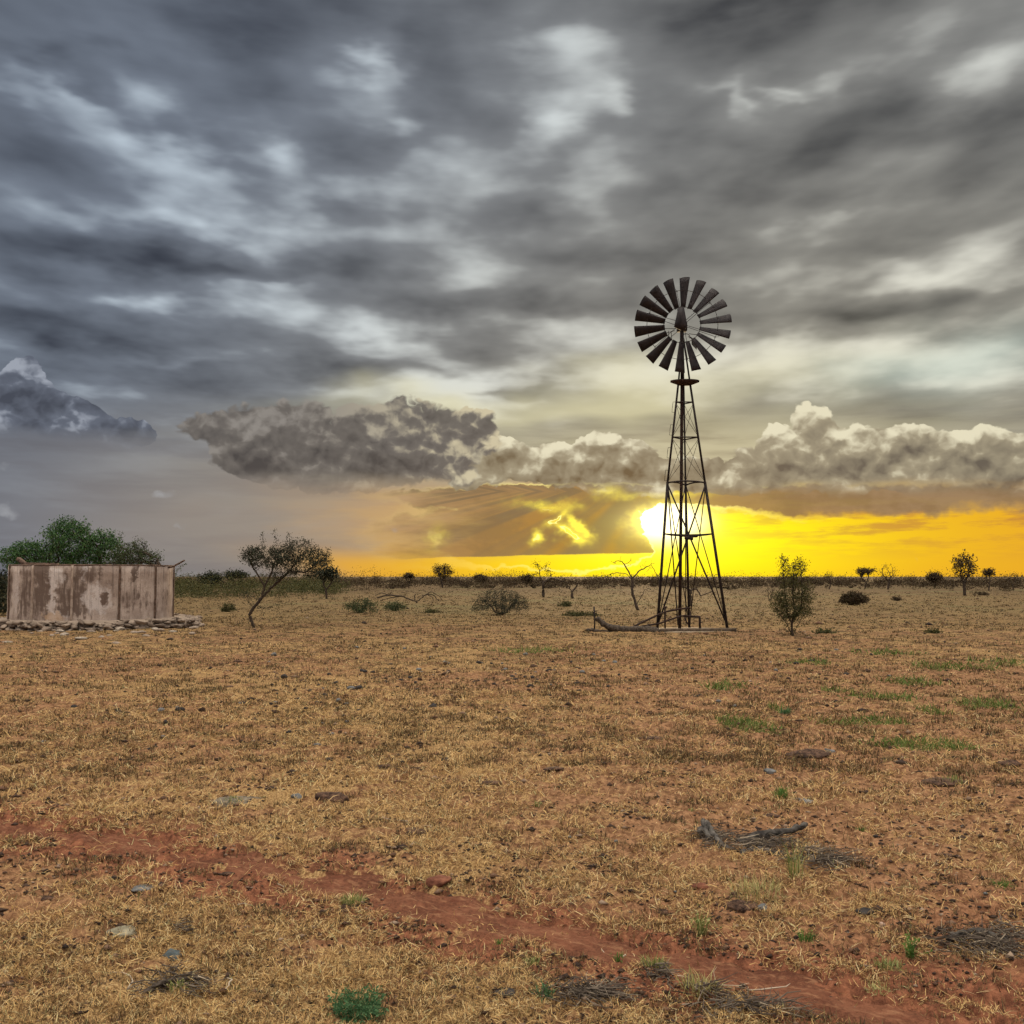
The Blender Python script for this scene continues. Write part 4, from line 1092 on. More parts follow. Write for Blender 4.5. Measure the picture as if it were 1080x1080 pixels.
# well head pipework: separate things standing at the tower's foot
def gpt(px, py): 
    x, y = gnd(px, py); return x, y
def fixed(px, D, py):
    v = at(px, py, D); return np.array(v[:])
t = thing("delivery_pipe", "square-bent pipe standing between the tower's legs", "pipe", (*fixed(730, DW, 665)[:2], 0))
o = np.array([*fixed(730, DW, 665)[:2], 0])
mb = MB(); P = [fixed(721, DW + .3, 650) - o, fixed(738, DW - .1, 650.5) - o, fixed(738.2, DW - .1, 667) - o]
mb.tube([P[0], P[0] * .1 + P[1] * .9, P[1] + [0, 0, 0], P[1] * .9 + P[2] * .1, P[2]], .034, 8); mb.build("pipe_run", PIPE, t, True)
mb = MB(); mb.tube([fixed(721.5, DW + .2, 651) - o, fixed(726, DW + .1, 659) - o], .02, 6); mb.tube([fixed(728, DW + .4, 645) - o, fixed(727.5, DW + .4, 659) - o], .025, 6); mb.build("stay", PIPE, t, True)
for lab, pl, rr in (("upper long rusty pipe sloping from the tower foot down to the fallen trunk", [(664, 663), (672, 659), (695, 648), (703, 645), (718, 642), (728, 641.5)], .030),
                    ("lower rusty pipe bending from the fallen trunk to the well head", [(668, 662), (680, 660), (696, 657.5), (708, 653), (718, 650), (723, 649)], .026)):
    q = np.array([fixed(a, DW - .25 + i * .05, b) for i, (a, b) in enumerate(pl)])
    mb = MB(); mb.tube(q - q[0], rr, 7); ob = mb.build("sloping_pipe", PIPE, None, True, q[0]); tag(ob, lab, "pipe")
q = fixed(701.5, DW - .1, 667); mb = MB(); mb.tube([[0, 0, -.1], [0, 0, .76]], .028, 7); mb.tube([[-.06, 0, .70], [.06, 0, .74]], .03, 6)
tag(mb.build("short_post", PIPE, None, True, (q[0], q[1], h1(q[0], q[1]))), "short upright pipe post beside the tower's left leg", "post")
# long timber beam lying at the foot
a = fixed(697, DW - .35, 668); b_ = fixed(776, DW - .05, 668.3); mb = MB()
mb.bar([0, 0, 0], np.array([b_[0] - a[0], b_[1] - a[1], 0.0]), .16, .11)
tag(mb.build("timber_beam", simple("old_timber", (0.07, 0.05, 0.035), (0.15, 0.11, 0.08), 12, bs=.7), None, False, (a[0], a[1], h1(a[0], a[1]) + .05)), "long weathered beam lying across the foot of the tower", "beam")
# fallen trunk left of the tower
WOOD = simple("dead_wood", (0.035, 0.026, 0.020), (0.11, 0.085, 0.065), 18.0, 0.95, 0.9, 0.02)
o = fixed(660, DW - .4, 668)
def Lp(px, py, dy=0.0): return fixed(px, DW - .4 + dy, py) - o
t = thing("fallen_log", "dark fallen tree trunk with its raised end left of the tower", "log", tuple(o))
def knobby(mb, pl, r0, r1, seed, k=9, per=5):
    pl = np.array(pl); tt = np.linspace(0, 1, len(pl)); t2 = np.linspace(0, 1, len(pl) * per); r = np.random.default_rng(seed)
    q = np.stack([np.interp(t2, tt, pl[:, i]) for i in range(3)], 1) + r.normal(0, r0 * .10, (len(t2), 3))
    rr = np.linspace(r0, r1, len(q)) * (1 + r.uniform(-.18, .22, len(q))); mb.tube(q, rr, k)
mb = MB(); knobby(mb, [Lp(629, 651.5), Lp(634, 656), Lp(641, 661), Lp(655, 664), Lp(672, 663.5), Lp(690, 665.5), Lp(694, 667)], .075, .13, 1); mb.build("trunk", WOOD, t, True)
mb = MB(); knobby(mb, [Lp(619, 665.5), Lp(624, 664.5), Lp(632, 666), Lp(650, 668), Lp(664, 668)], .06, .05, 2, 7); knobby(mb, [Lp(664, 662), Lp(670, 663), Lp(662, 669)], .05, .035, 4, 6)
knobby(mb, [Lp(645, 663, .2), Lp(665, 665, .3), Lp(688, 667, .2)], .12, .08, 5, 8); mb.build("branch", WOOD, t, True)
q = fixed(627, DW - .2, 665); mb = MB(); mb.tube([[0, 0, -.1], [.01, 0, .35], [-.01, 0, .74]], .026, 6); mb.tube([[-.05, 0, .55], [.07, .02, .62], [.05, 0, .52]], .022, 5)
tag(mb.build("short_post", STEEL, None, True, (q[0], q[1], h1(q[0], q[1]))), "thin leaning post at the raised end of the fallen trunk", "post")
# well base: a low earth-stained concrete pad
mb = MB(); V, F = rock_v(77, 1.75, 1.25, .10, .10, 3, 2); mb.add(V, (), F)
tag(mb.build("well_pad", simple("pad_concrete", (0.16, 0.12, 0.08), (0.30, 0.23, 0.16), 9, bs=.5), None, True, (wx + .1, wy + .55, h1(wx, wy) - .03)), "low worn concrete pad around the windmill's pump pipe", "pad")
# ---------------------------------------------------------------- round tank
TD = 34.0; tx = -13.87; RT = 2.545; TROT = R(22.19)
TZ0 = .30; TZ1 = at(98, 596.6, TD - RT).z
def tank_material():
    m, nt, b = new_mat("stained_plaster")
    P = coords(nt); x, y, z = sep(nt, P)
    an = x._m("ARCTAN2", y * -1.0)            # 0 towards the camera, positive to the right
    S = vec(nt, an * 2.7, z)
    n1 = noise(nt, S, 1.2, 6, 0.65); n2 = noise(nt, S, 6.0, 5, 0.7); nv = noise(nt, vec(nt, an * 18.0, z * 1.1), 1.0, 5, 0.65)
    c = mixc(nt, n1.ss(0.3, 0.7), (0.32, 0.245, 0.205), (0.52, 0.42, 0.36))
    def pt(px, py): 
        s = max(-.999, min(.999, (px - 98.2) / 87.0)); a = math.asin(s)
        return a * 2.7, at(px, py, TD - RT * math.cos(a)).z
    wob = vec(nt, (noise(nt, S, 3.5, 4, 0.65) - 0.5) * 0.55, (noise(nt, vmath(nt, "ADD", S, (7.0, 3.0, 0.0)), 3.5, 4, 0.65) - 0.5) * 0.6)
    Sw = vmath(nt, "ADD", S, wob)
    def bl(px, py, sx, sy, amp):
        a, zz = pt(px, py); kx = 1 / 1080 * TD; s = max(-.99, min(.99, (px - 98.2) / 87.0)); sx = sx * kx / math.sqrt(1 - s * s); sy = sy * kx
        n = nt.nodes.new("ShaderNodeVectorMath"); n.operation = "MULTIPLY_ADD"; nt.links.new(Sw.o, n.inputs[0])
        n.inputs[1].default_value = (1 / sx, 1 / sy, 0); n.inputs[2].default_value = (-a / sx, -zz / sy, 0)
        q = N(nt, n.outputs[0]); d = vmath(nt, "DOT_PRODUCT", q, q, 1); return (d * d * -1.0).exp() * amp
    def tot(L_):
        s = None
        for q in L_: t = bl(*q); s = t if s is None else s + t
        return s
    darks = tot([(31, 625, 7, 30, .8), (48, 622, 9, 32, 1.0), (44, 600, 9, 9, .5), (70, 630, 9, 20, .8), (85, 620, 7, 30, .9), (98, 605, 9, 9, .9), (70, 606, 5, 7, .6), (140, 606, 2.5, 8, 1.1),
                 (141, 628, 3.5, 14, .7), (131, 634, 5, 9, .5), (152, 632, 5, 9, .45), (108, 632, 5, 8, .9), (174, 628, 3, 12, .4), (15, 620, 3, 30, .6), (80, 645, 30, 5, .4)])
    f = (darks + (n2 - 0.5) * 1.2 + (nv - 0.5) * 2.2).ss(0.05, 0.95)
    c = mixc(nt, f * 0.9, c, (0.115, 0.078, 0.062))
    pale = tot([(102, 632, 15, 16, .9), (62, 608, 9, 10, .7), (59, 630, 3.5, 20, .7), (89, 606, 3, 9, .5), (63, 650, 13, 5, .6), (22, 622, 4, 26, .5), (132, 618, 6, 6, .3)]) - bl(108, 632, 4, 7, 1.2) - bl(98, 628, 3, 4, .5)
    c = mixc(nt, (pale + (n2 - 0.5) * 1.2).ss(0.15, 0.85) * 0.9, c, (0.60, 0.53, 0.50))
    c = mixc(nt, bl(60, 651, 11, 5, 1.0).ss(0.2, 0.7) * 0.6, c, (0.45, 0.29, 0.17))
    c = mixc(nt, (n2 * 0.5 + nv * 0.5).ss(0.52, 0.68) * 0.5, c, (0.17, 0.115, 0.09))
    drip = noise(nt, vec(nt, an * 34.0, z * 0.5 + 3.0), 1.0, 4, 0.6)
    c = mixc(nt, drip.ss(0.54, 0.68) * z.ss(0.3, 1.9) * 0.6, c, (0.10, 0.072, 0.058))
    c = mixc(nt, noise(nt, S, 26.0, 4, 0.7).ss(0.5, 0.7) * 0.35, c, (0.14, 0.10, 0.08))
    nt.links.new(c.o, b.inputs["Base Color"]); b.inputs["Roughness"].default_value = 0.95
    b.inputs["Specular IOR Level"].default_value = 0.1
    bump(nt, b, n2 * 0.6 + n1 * 0.4, 0.7, 0.03)
    return m
TM = tank_material()
tk = thing("water_tank", "round stained concrete water tank of tall ribbed panels", "water tank", (tx, TD, 0), rz=TROT)
n = 144; mb = MB(); th = np.arange(n) / n * 2 * np.pi
def ringz(r, z): return np.stack([np.sin(th) * r, -np.cos(th) * r, np.full(n, z)], -1)
zs = np.linspace(TZ0 - .25, TZ1, 9)
top_w = 0.012 * np.sin(th * 5) + 0.01 * np.sin(th * 13)
rows = [ringz(RT * (1 + .002 * math.sin(i * 1.9)), z) for i, z in enumerate(zs)]
rows[-1][:, 2] += top_w; inner = ringz(RT - .12, TZ1); inner[:, 2] += top_w
rows += [inner, ringz(RT - .12, .35)]
V = np.vstack(rows + [[[0, 0, .35]]]); Q = []
for k_ in range(len(rows) - 1):
    for i in range(n): Q.append((k_ * n + i, k_ * n + (i + 1) % n, (k_ + 1) * n + (i + 1) % n, (k_ + 1) * n + i))
mb.add(V, Q, [(len(V) - 1, (len(rows) - 1) * n + i, (len(rows) - 1) * n + (i + 1) % n) for i in range(n)])
ws = mb.build("wall", TM, tk, True)
ws.data.polygons.foreach_set("use_smooth", np.array([k_ < 8 * n for k_ in range(len(ws.data.polygons))]))
RIB = simple("joint_iron", (0.06, 0.038, 0.028), (0.17, 0.11, 0.08), 9, bs=.5)
RIBP = simple("joint_mortar", (0.26, 0.19, 0.15), (0.42, 0.33, 0.27), 9, bs=.5)
for i in range(12):
    a = R(-73 + i * 30 + (.4 if i % 2 else -.5))
    rn = np.random.default_rng(i)
    mb = MB(); zz = np.linspace(TZ0 - .1, TZ1 + .012, 12)
    wob = np.cumsum(rn.normal(0, .0015, 12))
    for dr, da, w, d in ((.040, 0, .060, .07),):
        V = []
        for z_, wv in zip(zz, wob):
            for s, rr in ((-1, -.02), (-1, dr), (1, dr), (1, -.02)):
                aa = a + (da + s * w / 2 + wv) / RT; V.append((math.sin(aa) * (RT + rr), -math.cos(aa) * (RT + rr), z_))
        Q = [(k_ * 4 + j, k_ * 4 + j + 1, k_ * 4 + j + 5, k_ * 4 + j + 4) for k_ in range(11) for j in range(3)] + [(44, 45, 46, 47), (3, 2, 1, 0)]
        mb.add(V, Q)
    mb.build("joint_rib", RIBP if i in (1, 2, 11) else RIB, tk)
mb = MB(); pts = [(math.sin(q) * (RT - .02), -math.cos(q) * (RT - .02), TZ1 + .018) for q in np.linspace(0, 2 * np.pi, 97)]
mb.tube(pts, .032, 6, cap=False); mb.build("rim", RIB, tk, True)
# inlet box and pipes
def Tp(px, py, D): return np.array(at(px, py, D)[:])
o = Tp(45, 596, TD - RT * .85); DD = o[1] + .25
mb = MB(); mb.bar(Tp(30, 595, DD) - o, Tp(60, 595.5, DD) - o, .30, .10); tag(mb.build("inlet_trough", RIB, None, False, tuple(o)), "dark flat trough lying on the tank's rim at the left", "trough")
o = Tp(19, 589, DD + .4); mb = MB(); mb.bar([0, 0, 0], Tp(29, 597, DD + .3) - o, .14, .10); tag(mb.build("slanting_board", RIB, None, False, tuple(o)), "short slanting board at the left top of the tank", "board")
o = Tp(183, 597.3, TD - .35); mb = MB(); mb.tube([Tp(178, 598.5, TD - .2) - o, [0, 0, 0], Tp(194.5, 591, TD - .6) - o], [.035, .032, .028], 7)
tag(mb.build("overflow_pole", RIB, None, True, tuple(o)), "thin pole sticking out over the tank's right rim", "pole")
# stone footing around the tank
STONE = simple("field_stone", (0.085, 0.060, 0.046), (0.34, 0.265, 0.205), 3.0, 0.95, 0.8, 0.02, island=.6)
STONEP = simple("pale_stone", (0.24, 0.20, 0.16), (0.42, 0.35, 0.28), 5.0, 0.95, 0.8, 0.02)
rs = np.random.default_rng(8); mb = MB()
nseg = 120; A = np.linspace(0, 2 * np.pi, nseg, endpoint=False)
rad_o = (RT + .62 + .18 * perlin(A * 3, A * 0 + 2.2) + .12 * perlin(A * 9, A * 0 + 5) + .35 * np.exp(-((A - 1.35) / .35) ** 2))
def rg(r, z): return np.stack([np.sin(A) * r, -np.cos(A) * r, z + 0 * A], -1)
ztop = TZ0 - .01 + .03 * perlin(A * 6, A * 0)
rows = [rg(rad_o - .10, -.1 + 0 * A), rg(rad_o - .12, ztop - .09), rg(rad_o - .14, ztop - .08), rg(rad_o - .20, ztop), rg(0 * A + RT - .3, ztop + .02)]
V = np.vstack(rows); Q = [(k_ * nseg + i, k_ * nseg + (i + 1) % nseg, (k_ + 1) * nseg + (i + 1) % nseg, (k_ + 1) * nseg + i) for k_ in range(4) for i in range(nseg)]
mb.add(V, Q)
for i in range(620):
    a = rs.uniform(0, 2 * np.pi); ro = np.interp(a, A, rad_o, period=2 * np.pi); z_ = rs.uniform(0.0, TZ0 - .05)
    s = rs.uniform(.08, .22); V, F = rock_v(int(rs.integers(0, 60)) + 200, s, s * .8, s * rs.uniform(.25, .5), .5, 2, 9)
    cr, sr = math.cos(a), math.sin(a); rr = ro + rs.uniform(-.16, .06) + (TZ0 - z_) * rs.uniform(0, .7)
    V = V @ np.array(Matrix.Rotation(rs.normal(0, .3), 3, "Y")).T @ np.array([[cr, sr, 0], [-sr, cr, 0], [0, 0, 1]]); V += [sr * rr, -cr * rr, z_ + .03]; mb.add(V, (), F)
tag(mb.build("stone_footing", STONE, None, False, (tx, TD, 0)), "low footing of stacked flat stones around the tank", "stone footing")
# loose stones fallen in front of it
protos = []
for i in range(6):
    V, F = rock_v(300 + i, 1, .75, .42, .3, 2); protos.append(mesh_np("loose_stone", V, [F], STONEP if i % 3 == 0 else STONE))
for i in range(34):
    px = rs.uniform(-5, 205); py = 665 + rs.uniform(0, 7) * rs.random() + (5 if rs.random() < .15 else 0)
    if i < 6: px, py = [(107, 672), (122, 679), (60, 669), (8, 677), (150, 668), (205, 664)][i]
    x, y = gnd(px, py); s = rs.uniform(.07, .20)
    ob = link("loose_stone", protos[i % 6], None, (x, y, h1(x, y, True) + s * .10)); ob.scale = (s, s, s * rs.uniform(.6, 1)); ob.rotation_euler = (0, 0, rs.uniform(0, 6.28))
    tag(ob, "flat loose stone fallen in the grass in front of the tank's footing", "stone", "loose stones in front of the tank")
# ---------------------------------------------------------------- things on the near ground
GREYS = simple("grey_stone", (0.085, 0.085, 0.085), (0.20, 0.20, 0.195), 9.0, 0.9, 0.6, 0.01)
BLUES = simple("blue_grey_stone", (0.050, 0.065, 0.070), (0.13, 0.155, 0.16), 9.0, 0.85, 0.6, 0.006)
DARKS = simple("dark_stone", (0.020, 0.018, 0.018), (0.060, 0.052, 0.048), 9.0, 0.95, 0.7, 0.01)
CLOD = simple("dark_clod", (0.028, 0.016, 0.012), (0.15, 0.085, 0.055), 30.0, 0.98, 1.0, 0.03, 8)
REDC = simple("red_clod", (0.11, 0.040, 0.026), (0.24, 0.095, 0.055), 16.0, 0.98, 1.0, 0.02, 8)
TWIG = leafy("dry_twig", [(0, (0.045, 0.032, 0.024)), (.5, (0.095, 0.072, 0.055)), (.85, (0.17, 0.135, 0.10)), (1, (0.45, 0.36, 0.25))], 0.0)
GW_ = simple("grey_deadwood", (0.028, 0.024, 0.022), (0.13, 0.115, 0.10), 14.0, 0.95, 1.0, 0.02, 8)
def stone(name, label, cat, px, py, wpx, hpx, mat, seed, group=None, sub=3, rough=.3, flat=None, fac=5):
    x, y = gnd(px, py); k = y / 1080; sx = wpx / 2 * k; sz = hpx * k * .52
    V, F = rock_v(seed, sx, sx * .75, sz, rough, sub, fac)
    me = mesh_np(name, V, [F], mat, True)
    ob = link(name, me, None, (x, y + sx * .3, h1(x, y, True) + sz * .18)); ob.rotation_euler = (0, 0, seed * .3 % .5)
    return tag(ob, label, cat, group)
stone("blue_stone", "smooth blue-grey stone alone in the straw at the lower left", "stone", 180, 1009, 21, 15, BLUES, 401)
stone("flat_stone", "long flat grey stone in the straw below the footpath at the left", "stone", 150, 941, 26, 6, GREYS, 402)
stone("flat_stone", "pale greenish flat slab sunk in the straw left of the blue-grey stone", "stone", 128, 987, 36, 9, simple("lichen_slab", (.17, .15, .10), (.30, .27, .19), 12), 403)
stone("round_stone", "pale rounded stone beside the dark brown clod", "stone", 313, 842, 13, 9, GREYS, 404)
stone("dirt_clod", "broad dark brown clod of dirt right of the pale round stone", "clod", 349, 845, 36, 13, CLOD, 405, rough=.4, fac=1)
stone("dirt_clod", "reddish lump on the far edge of the footpath at the centre", "clod", 463, 938, 28, 11, REDC, 406, rough=.4, fac=2)
stone("dirt_clod", "dark reddish mound with a pale chip in front of the pale grass tuft", "clod", 785, 960, 36, 12, CLOD, 407, rough=.45, fac=1)
stone("round_stone", "small grey stone against the right end of the dark reddish mound", "stone", 804, 960, 16, 10, GREYS, 408)
stone("flat_stone", "reddish flat stone left of the pale grass tuft", "stone", 739, 938, 18, 8, REDC, 409)
stone("dark_stone", "small black stone lying right of the pale grass tuft", "stone", 912, 968, 18, 8, DARKS, 410)
stone("pale_chip", "little pinkish upright chip of stone beside the small black stone", "stone", 931, 978, 7, 11, simple("pink_chip", (.33, .22, .16), (.50, .36, .28), 12), 411)
stone("round_stone", "grey stone on top of the low earth hump at the right", "stone", 875, 792, 13, 8, GREYS, 412)
stone("earth_hump", "low grey-brown earth hump with the grey stone at its end", "earth hump", 855, 799, 46, 9, CLOD, 413, rough=.6, fac=0)
stone("earth_hump", "low dark earth hump at the right edge of the near pasture", "earth hump", 1066, 810, 26, 10, CLOD, 414, rough=.4, fac=0)
stone("earth_hump", "flat dark earth hump under a green tuft at the right", "earth hump", 998, 829, 46, 7, CLOD, 415, rough=.4, fac=0)
stone("earth_hump", "flat grey hump with green weeds left of the pale round stone", "earth hump", 245, 845, 58, 6, simple("hump", (.09, .075, .055), (.20, .165, .12), 20, bs=.9), 416, rough=.4, fac=0)
stone("earth_hump", "small dark hump under a grassy tuft on the footpath's near edge", "earth hump", 370, 962, 30, 7, CLOD, 417, rough=.4, fac=0)
stone("dark_stone", "flat black stone at the bottom edge left of the blue-green weed", "stone", 533, 1051, 24, 6, DARKS, 418)
stone("dark_stone", "round dark stone alone in the upper middle of the near pasture", "stone", 456, 745, 10, 7, DARKS, 419)
stone("dark_stone", "dark stone in the middle of the near pasture below the lone round one", "stone", 470, 800, 11, 7, DARKS, 420)
stone("round_stone", "grey pebble half sunk left of the green weed clump below the hump", "stone", 812, 818, 14, 6, GREYS, 421)
stone("flat_stone", "grey flat stone behind the green weed clump at the right", "stone", 848, 846, 24, 7, GREYS, 422)
for i, (px, py, w) in enumerate([(519, 829, 22), (432, 882, 34), (585, 815, 24), (405, 808, 18), (437, 808, 14), (860, 680, 8), (600, 905, 24), (700, 962, 20), (812, 862, 22), (1000, 903, 22), (570, 775, 14), (250, 700, 10), (690, 780, 26), (660, 1045, 20), (50, 950, 16), (240, 920, 14)]):
    stone("earth_hump", "low dark bump of bare earth showing through the straw", "earth hump", px, py, w, 3.5, CLOD, 430 + i, "bare earth bumps in the near pasture", 2, .5, fac=0)
# dark pebbles scattered over the pasture, every one its own
pm = []
for i in range(8):
    V, F = rock_v(500 + i, 1, .8, .7, .35, 2); pm.append(mesh_np("pebble", V, [F], [DARKS, DARKS, GREYS, DARKS, CLOD, DARKS, GREYS, CLOD][i], True))
rp = np.random.default_rng(21)
spots = [(78, 745), (125, 750), (170, 750), (190, 750), (213, 750), (90, 763), (47, 780), (291, 752), (300, 716), (305, 774), (291, 782), (325, 773), (230, 800), (274, 797), (334, 786), (357, 749), (347, 802), (354, 721), (370, 728), (378, 727), (563, 704), (505, 700)]
cl = [(330, 745, 90, 40, 52), (480, 710, 160, 22, 52), (640, 720, 160, 30, 42), (820, 700, 120, 25, 20), (150, 770, 130, 50, 22), (900, 900, 130, 90, 24), (600, 880, 160, 90, 18), (955, 965, 60, 25, 8)]
for cx, cy, sx, sy, nn_ in cl:
    spots += [(cx + rp.normal(0, sx * .6), cy + rp.normal(0, sy * .5)) for _ in range(nn_)]
for i, (px, py) in enumerate(spots):
    py = max(py, 685); px = min(max(px, 2), 1078)
    x, y = gnd(px, py)
    if path_mask(np.array([x]), np.array([y]))[0] > .5: continue
    s = (rp.uniform(1.3, 3.6) if i >= 22 else rp.uniform(3.2, 5.0)) * y / 1080 * (1.0 if y > 9 else .8)
    ob = link("pebble", pm[i % 8], None, (x, y, h1(x, y, True) + s * .25)); ob.scale = (s, s, s * rp.uniform(.7, 1.1)); ob.rotation_euler = (0, 0, rp.uniform(0, 6.28))
    tag(ob, "small dark pebble lying loose on the dry pasture", "pebble", "dark pebbles scattered over the pasture")
# deadwood
def wood(name, label, cat, base_px, pieces, twigs, seed, mat=GW_):
    bx, by = gnd(*base_px); z0 = h1(bx, by, True)
    t = thing(name, label, cat, (bx, by, z0))
    r = np.random.default_rng(seed)
    mb = MB()
    for pl, r0, r1 in pieces:
        q = []
        for (px, py, zz) in pl:
            x, y = gnd(px, py); q.append((x - bx, y - by, h1(x, y) - z0 + zz))
        knobby(mb, q, r0, r1, seed + len(pl), 9, 6)
    for v in mb.V:
        v += (n3d(v, 22.0, seed * .1) * .016)[:, None] * r.normal(0, 1, (len(v), 3)) * [1, 1, .6]
    if pieces: mb.build("log_piece", mat, t, True)
    mb = MB()
    for (px, py, sx, sy, n_, ln) in twigs:
        for _ in range(n_):
            x, y = gnd(px + r.normal(0, sx * .45), py + r.normal(0, sy * .45)); a = r.normal(0, 1.1) + (0 if r.random() < .7 else 1.5); l = ln * r.uniform(.25, 1.0)
            p = np.array([x - bx, y - by, h1(x, y, True) - z0 + r.uniform(.0, .035)]); d = np.array([math.cos(a), math.sin(a), r.uniform(-.12, .22)]) * l
            m_ = p + d * .5 + r.normal(0, l * .16, 3) * [1, 1, .4]
            w = r.uniform(.0012, .0040); mb.tube([p, m_, p + d], [w, w * .8, w * .4], 3, False)
    mb.build("twigs", TWIG, t)
    return t
wood("dead_log", "grey rotten log broken into pieces behind the tall dry grass tuft", "log", (790, 895),
     [([(738, 888, .05), (746, 880, .07), (752, 890, .05), (762, 899, .02), (778, 902, .0)], .020, .012), ([(748, 892, .03), (742, 884, .08), (741, 878, .08)], .016, .010), ([(778, 898, .02), (800, 892, .05), (825, 890, .06), (845, 886, .07), (851, 882, .07)], .024, .014), ([(782, 905, .0), (800, 902, .01), (826, 905, .0)], .026, .016)],
     [(750, 888, 20, 14, 230, .13), (800, 896, 42, 10, 380, .20), (865, 914, 34, 9, 260, .20)], 601)
wood("brush_pile", "tangle of grey brushwood at the right edge near the footpath", "brush pile", (1045, 1000), [([(1000, 992, .01), (1030, 988, .03), (1062, 996, .02)], .018, .010)], [(1045, 998, 46, 14, 300, .20), (1000, 990, 30, 5, 40, .2)], 602)
wood("brush_pile", "small dark tangle of twigs at the bottom left below the blue-grey stone", "brush pile", (185, 1040), [([(150, 1048, .01), (172, 1042, .04), (200, 1036, .03)], .012, .006)], [(185, 1038, 30, 9, 190, .14), (142, 1048, 10, 8, 14, .10)], 603, WOOD)
wood("brush_pile", "flat bundle of dark twigs right of the blue-green weed", "brush pile", (620, 1054), [], [(618, 1055, 38, 7, 230, .16)], 604)
wood("brush_pile", "short broken sticks lying beneath the grass tuft near the path's edge", "brush pile", (690, 1032), [], [(692, 1033, 16, 4, 60, .10)], 605)
wood("brush_pile", "patch of dark twigs under the pale tuft at the bottom right", "brush pile", (830, 1074), [], [(790, 1068, 60, 8, 170, .16), (745, 1050, 30, 8, 50, .14)], 606)
wood("brush_pile", "scrap of black twigs just above the blue-grey stone", "brush pile", (191, 985), [], [(191, 984, 12, 5, 45, .07)], 607, WOOD)
# stray pale twigs in the grass
for i, (px, py, l) in enumerate([(135, 1040, .22), (240, 1035, .16), (250, 955, .12), (430, 870, .20), (455, 875, .14), (735, 1030, .12), (790, 1045, .2), (300, 935, .12), (660, 1000, .14)]):
    x, y = gnd(px, py); r = np.random.default_rng(700 + i); a = r.uniform(0, 6.28)
    pts = [np.array([0, 0, .012])]
    for _ in range(4): a += r.normal(0, .5); pts.append(pts[-1] + np.array([math.cos(a), math.sin(a), r.normal(.03, .12)]) * l / 4)
    mb = MB(); mb.tube(pts, [.0035, .003, .0028, .0022, .001], 5)
    tag(mb.build("pale_twig", simple("bleached_twig", (.36, .29, .21), (.52, .44, .34), 20, bs=.2) if i == 0 else bpy.data.materials["bleached_twig"], None, True, (x, y, h1(x, y, True))), "bleached crooked twig lying on the straw", "twig", "bleached twigs on the straw")
# weeds and tufts
W1 = leafy("weed_green", [(0, (.045, .095, .020)), (.5, (.085, .17, .035)), (1, (.17, .26, .06))], .3)
W2 = leafy("weed_bluegreen", [(0, (.032, .085, .036)), (.6, (.065, .15, .06)), (1, (.13, .22, .10))], .25)
W3 = leafy("tuft_pale", [(0, (.20, .17, .06)), (.5, (.40, .35, .14)), (.8, (.50, .45, .22)), (1, (.22, .28, .08))], .3)
W4 = leafy("tuft_green", [(0, (.09, .13, .03)), (.5, (.22, .26, .08)), (.8, (.36, .36, .15)), (1, (.45, .38, .18))], .3)
def tuft(name, label, cat, px, py, wpx, hpx, mat, n, seed, lean=.5, w=.0035, leafy_=False):
    x0, y0 = gnd(px, py); k = y0 / 1080; r = np.random.default_rng(seed); rx = wpx / 2 * k; H = hpx * k
    mb = MB(); z0 = h1(x0, y0, True)
    Vs = []; Qs = []; Ts = []; m = 0
    for i in range(n):
        a = r.uniform(0, 6.28); q = math.sqrt(r.random()); bx, by = math.cos(a) * rx * q * .6, math.sin(a) * rx * q * .6
        l = H * r.uniform(.5, 1.1); th_ = r.normal(a, .8); le = abs(r.normal(0, lean))
        p0 = np.array([bx, by, h1(x0 + bx, y0 + by) - z0 - .002 + .01]); d1 = np.array([math.cos(th_) * math.sin(le), math.sin(th_) * math.sin(le), math.cos(le)]) * l * .55
        le2 = le + r.uniform(0, .9); d2 = np.array([math.cos(th_) * math.sin(le2), math.sin(th_) * math.sin(le2), math.cos(le2)]) * l * .45
        s = np.array([-math.sin(th_), math.cos(th_), 0]) * w * r.uniform(.5, 1.2) / 2
        Vs += [p0 - s, p0 + s, p0 + d1 - s, p0 + d1 + s, p0 + d1 + d2]; Qs.append((m, m + 1, m + 3, m + 2)); Ts.append((m + 2, m + 3, m + 4)); m += 5
        if leafy_:
            for _ in range(leafy_):
                f = r.random(); c_ = p0 + d1 * min(1, f * 2) + d2 * max(0, f * 2 - 1) + r.normal(0, l * .06, 3); e = r.normal(size=3); e /= np.linalg.norm(e); g = np.cross(e, r.normal(size=3)); g /= np.linalg.norm(g)
                sz = r.uniform(.5, 1.2) * l * .085
                Vs += [c_ - e * sz, c_ + g * sz * .5, c_ + e * sz, c_ - g * sz * .5]; Qs.append((m, m + 1, m + 2, m + 3)); m += 4
    tag(link(name, mesh_np(name, np.array(Vs), [np.array(Qs), np.array(Ts)], mat), None, (x0, y0, z0)), label, cat)
tuft("feathery_weed", "feathery bright green weed at the bottom left of the centre", "weed", 378, 1070, 70, 25, W2, 300, 801, .95, .002, 10)
tuft("broadleaf_weed", "blue-green broad-leaved weed at the bottom centre", "weed", 574, 1054, 28, 15, W2, 50, 802, .8, .006, 6)
tuft("small_weed", "small bright green weed left of the brushwood at the lower right", "weed", 960, 1010, 14, 22, W1, 26, 803, .45, .004, 9)
tuft("grey_weed", "grey-green creeping weed beside the small bright green one", "weed", 938, 1022, 46, 10, W4, 120, 804, .9, .004, 3)
tuft("dry_tuft", "pale dry grass tuft spreading behind the dark reddish mound", "grass tuft", 797, 948, 96, 22, W3, 260, 805, 1.0, .0026)
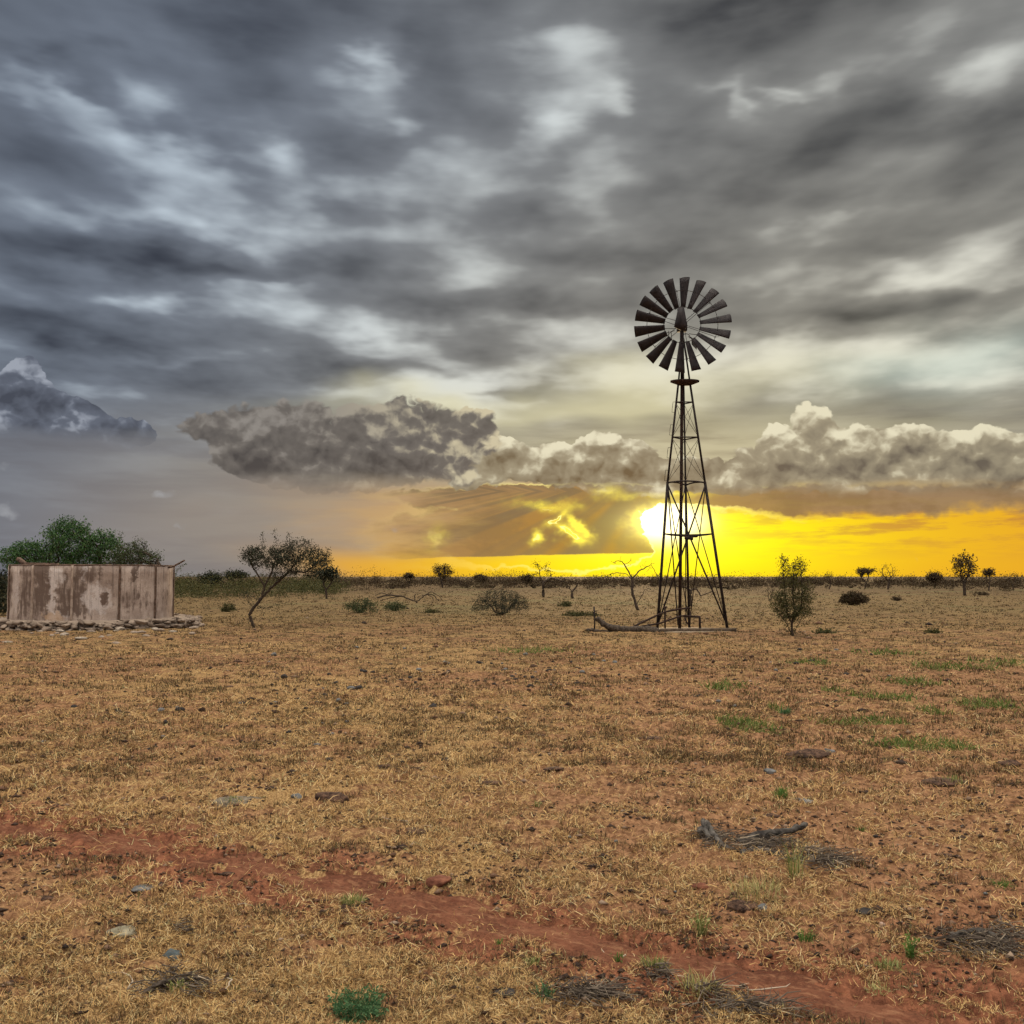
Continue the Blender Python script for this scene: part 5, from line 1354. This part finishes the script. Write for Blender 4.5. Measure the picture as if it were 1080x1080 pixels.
tuft("tall_grass", "tall upright seeding grass in front of the grey rotten log", "grass tuft", 838, 930, 26, 42, W4, 48, 806, .22, .0032)
tuft("small_weed", "small green weed left of the dark reddish mound", "weed", 739, 984, 18, 26, W4, 60, 807, .45, .004, 2)
tuft("small_weed", "bright green weed on the bare red soil right of the mound", "weed", 850, 994, 22, 14, W1, 40, 808, .6, .004, 4)
tuft("dry_tuft", "pale arching grass tuft on the path's near side at the bottom right", "grass tuft", 738, 1048, 56, 24, W3, 150, 809, .9, .0035)
tuft("dry_tuft", "yellow-green grass tuft on the path's near side, left of the arching one", "grass tuft", 692, 1022, 44, 16, W4, 170, 810, .7, .0035)
tuft("small_weed", "dark green sprig on the path's near edge left of the yellow-green tuft", "weed", 652, 1006, 18, 10, W1, 30, 811, .7, .004, 5)
tuft("grassy_tuft", "rounded olive grass tuft at the path's near edge left of centre", "grass tuft", 372, 958, 38, 14, W4, 190, 812, .6, .0035)
tuft("small_weed", "small green weed on the bare soil at the bottom centre", "weed", 562, 1018, 24, 9, W4, 60, 813, .7, .004, 2)
tuft("small_weed", "tiny green weed left of the feathery bright green weed", "weed", 246, 1046, 18, 8, W1, 34, 814, .8, .004, 5)
tuft("small_weed", "pale green sprig growing out of the dark twig tangle at the left", "weed", 186, 1046, 20, 16, W4, 40, 815, .5, .004, 4)
tuft("small_weed", "green weed clump left of the grey flat stone at the right", "weed", 824, 843, 22, 13, W1, 90, 816, .5, .006, 3)
tuft("small_weed", "dark green weed clump above the long green patch at the right", "weed", 828, 752, 18, 8, W2, 70, 817, .6, .008, 3)
tuft("grassy_tuft", "green tuft growing on the flat dark hump at the right", "grass tuft", 1006, 828, 34, 9, W4, 130, 818, .8, .006)
tuft("small_weed", "small green weed alone in the middle of the right pasture", "weed", 909, 878, 12, 6, W1, 40, 819, .7, .005, 3)
tuft("small_weed", "green weed by the right edge above the brushwood", "weed", 1056, 938, 28, 10, W1, 60, 820, .8, .004, 4)
tuft("dry_tuft", "dry weedy tuft at the bottom edge right of the arching tuft", "grass tuft", 925, 1046, 40, 8, W3, 90, 821, .9, .004)
tuft("small_weed", "small green weed in the centre of the near pasture", "weed", 567, 852, 12, 7, W1, 30, 822, .7, .005, 3)
tuft("small_weed", "tiny green sprout at the centre beside the red soil", "weed", 527, 996, 12, 8, W1, 26, 823, .7, .004, 3)
tuft("small_weed", "low green weed on the flat grey hump at the left", "weed", 246, 845, 28, 7, W4, 70, 824, .8, .006, 2)
tuft("small_weed", "low weed with pale leaves above the dark reddish mound's right side", "weed", 728, 858, 14, 5, W1, 24, 825, .8, .005, 3)
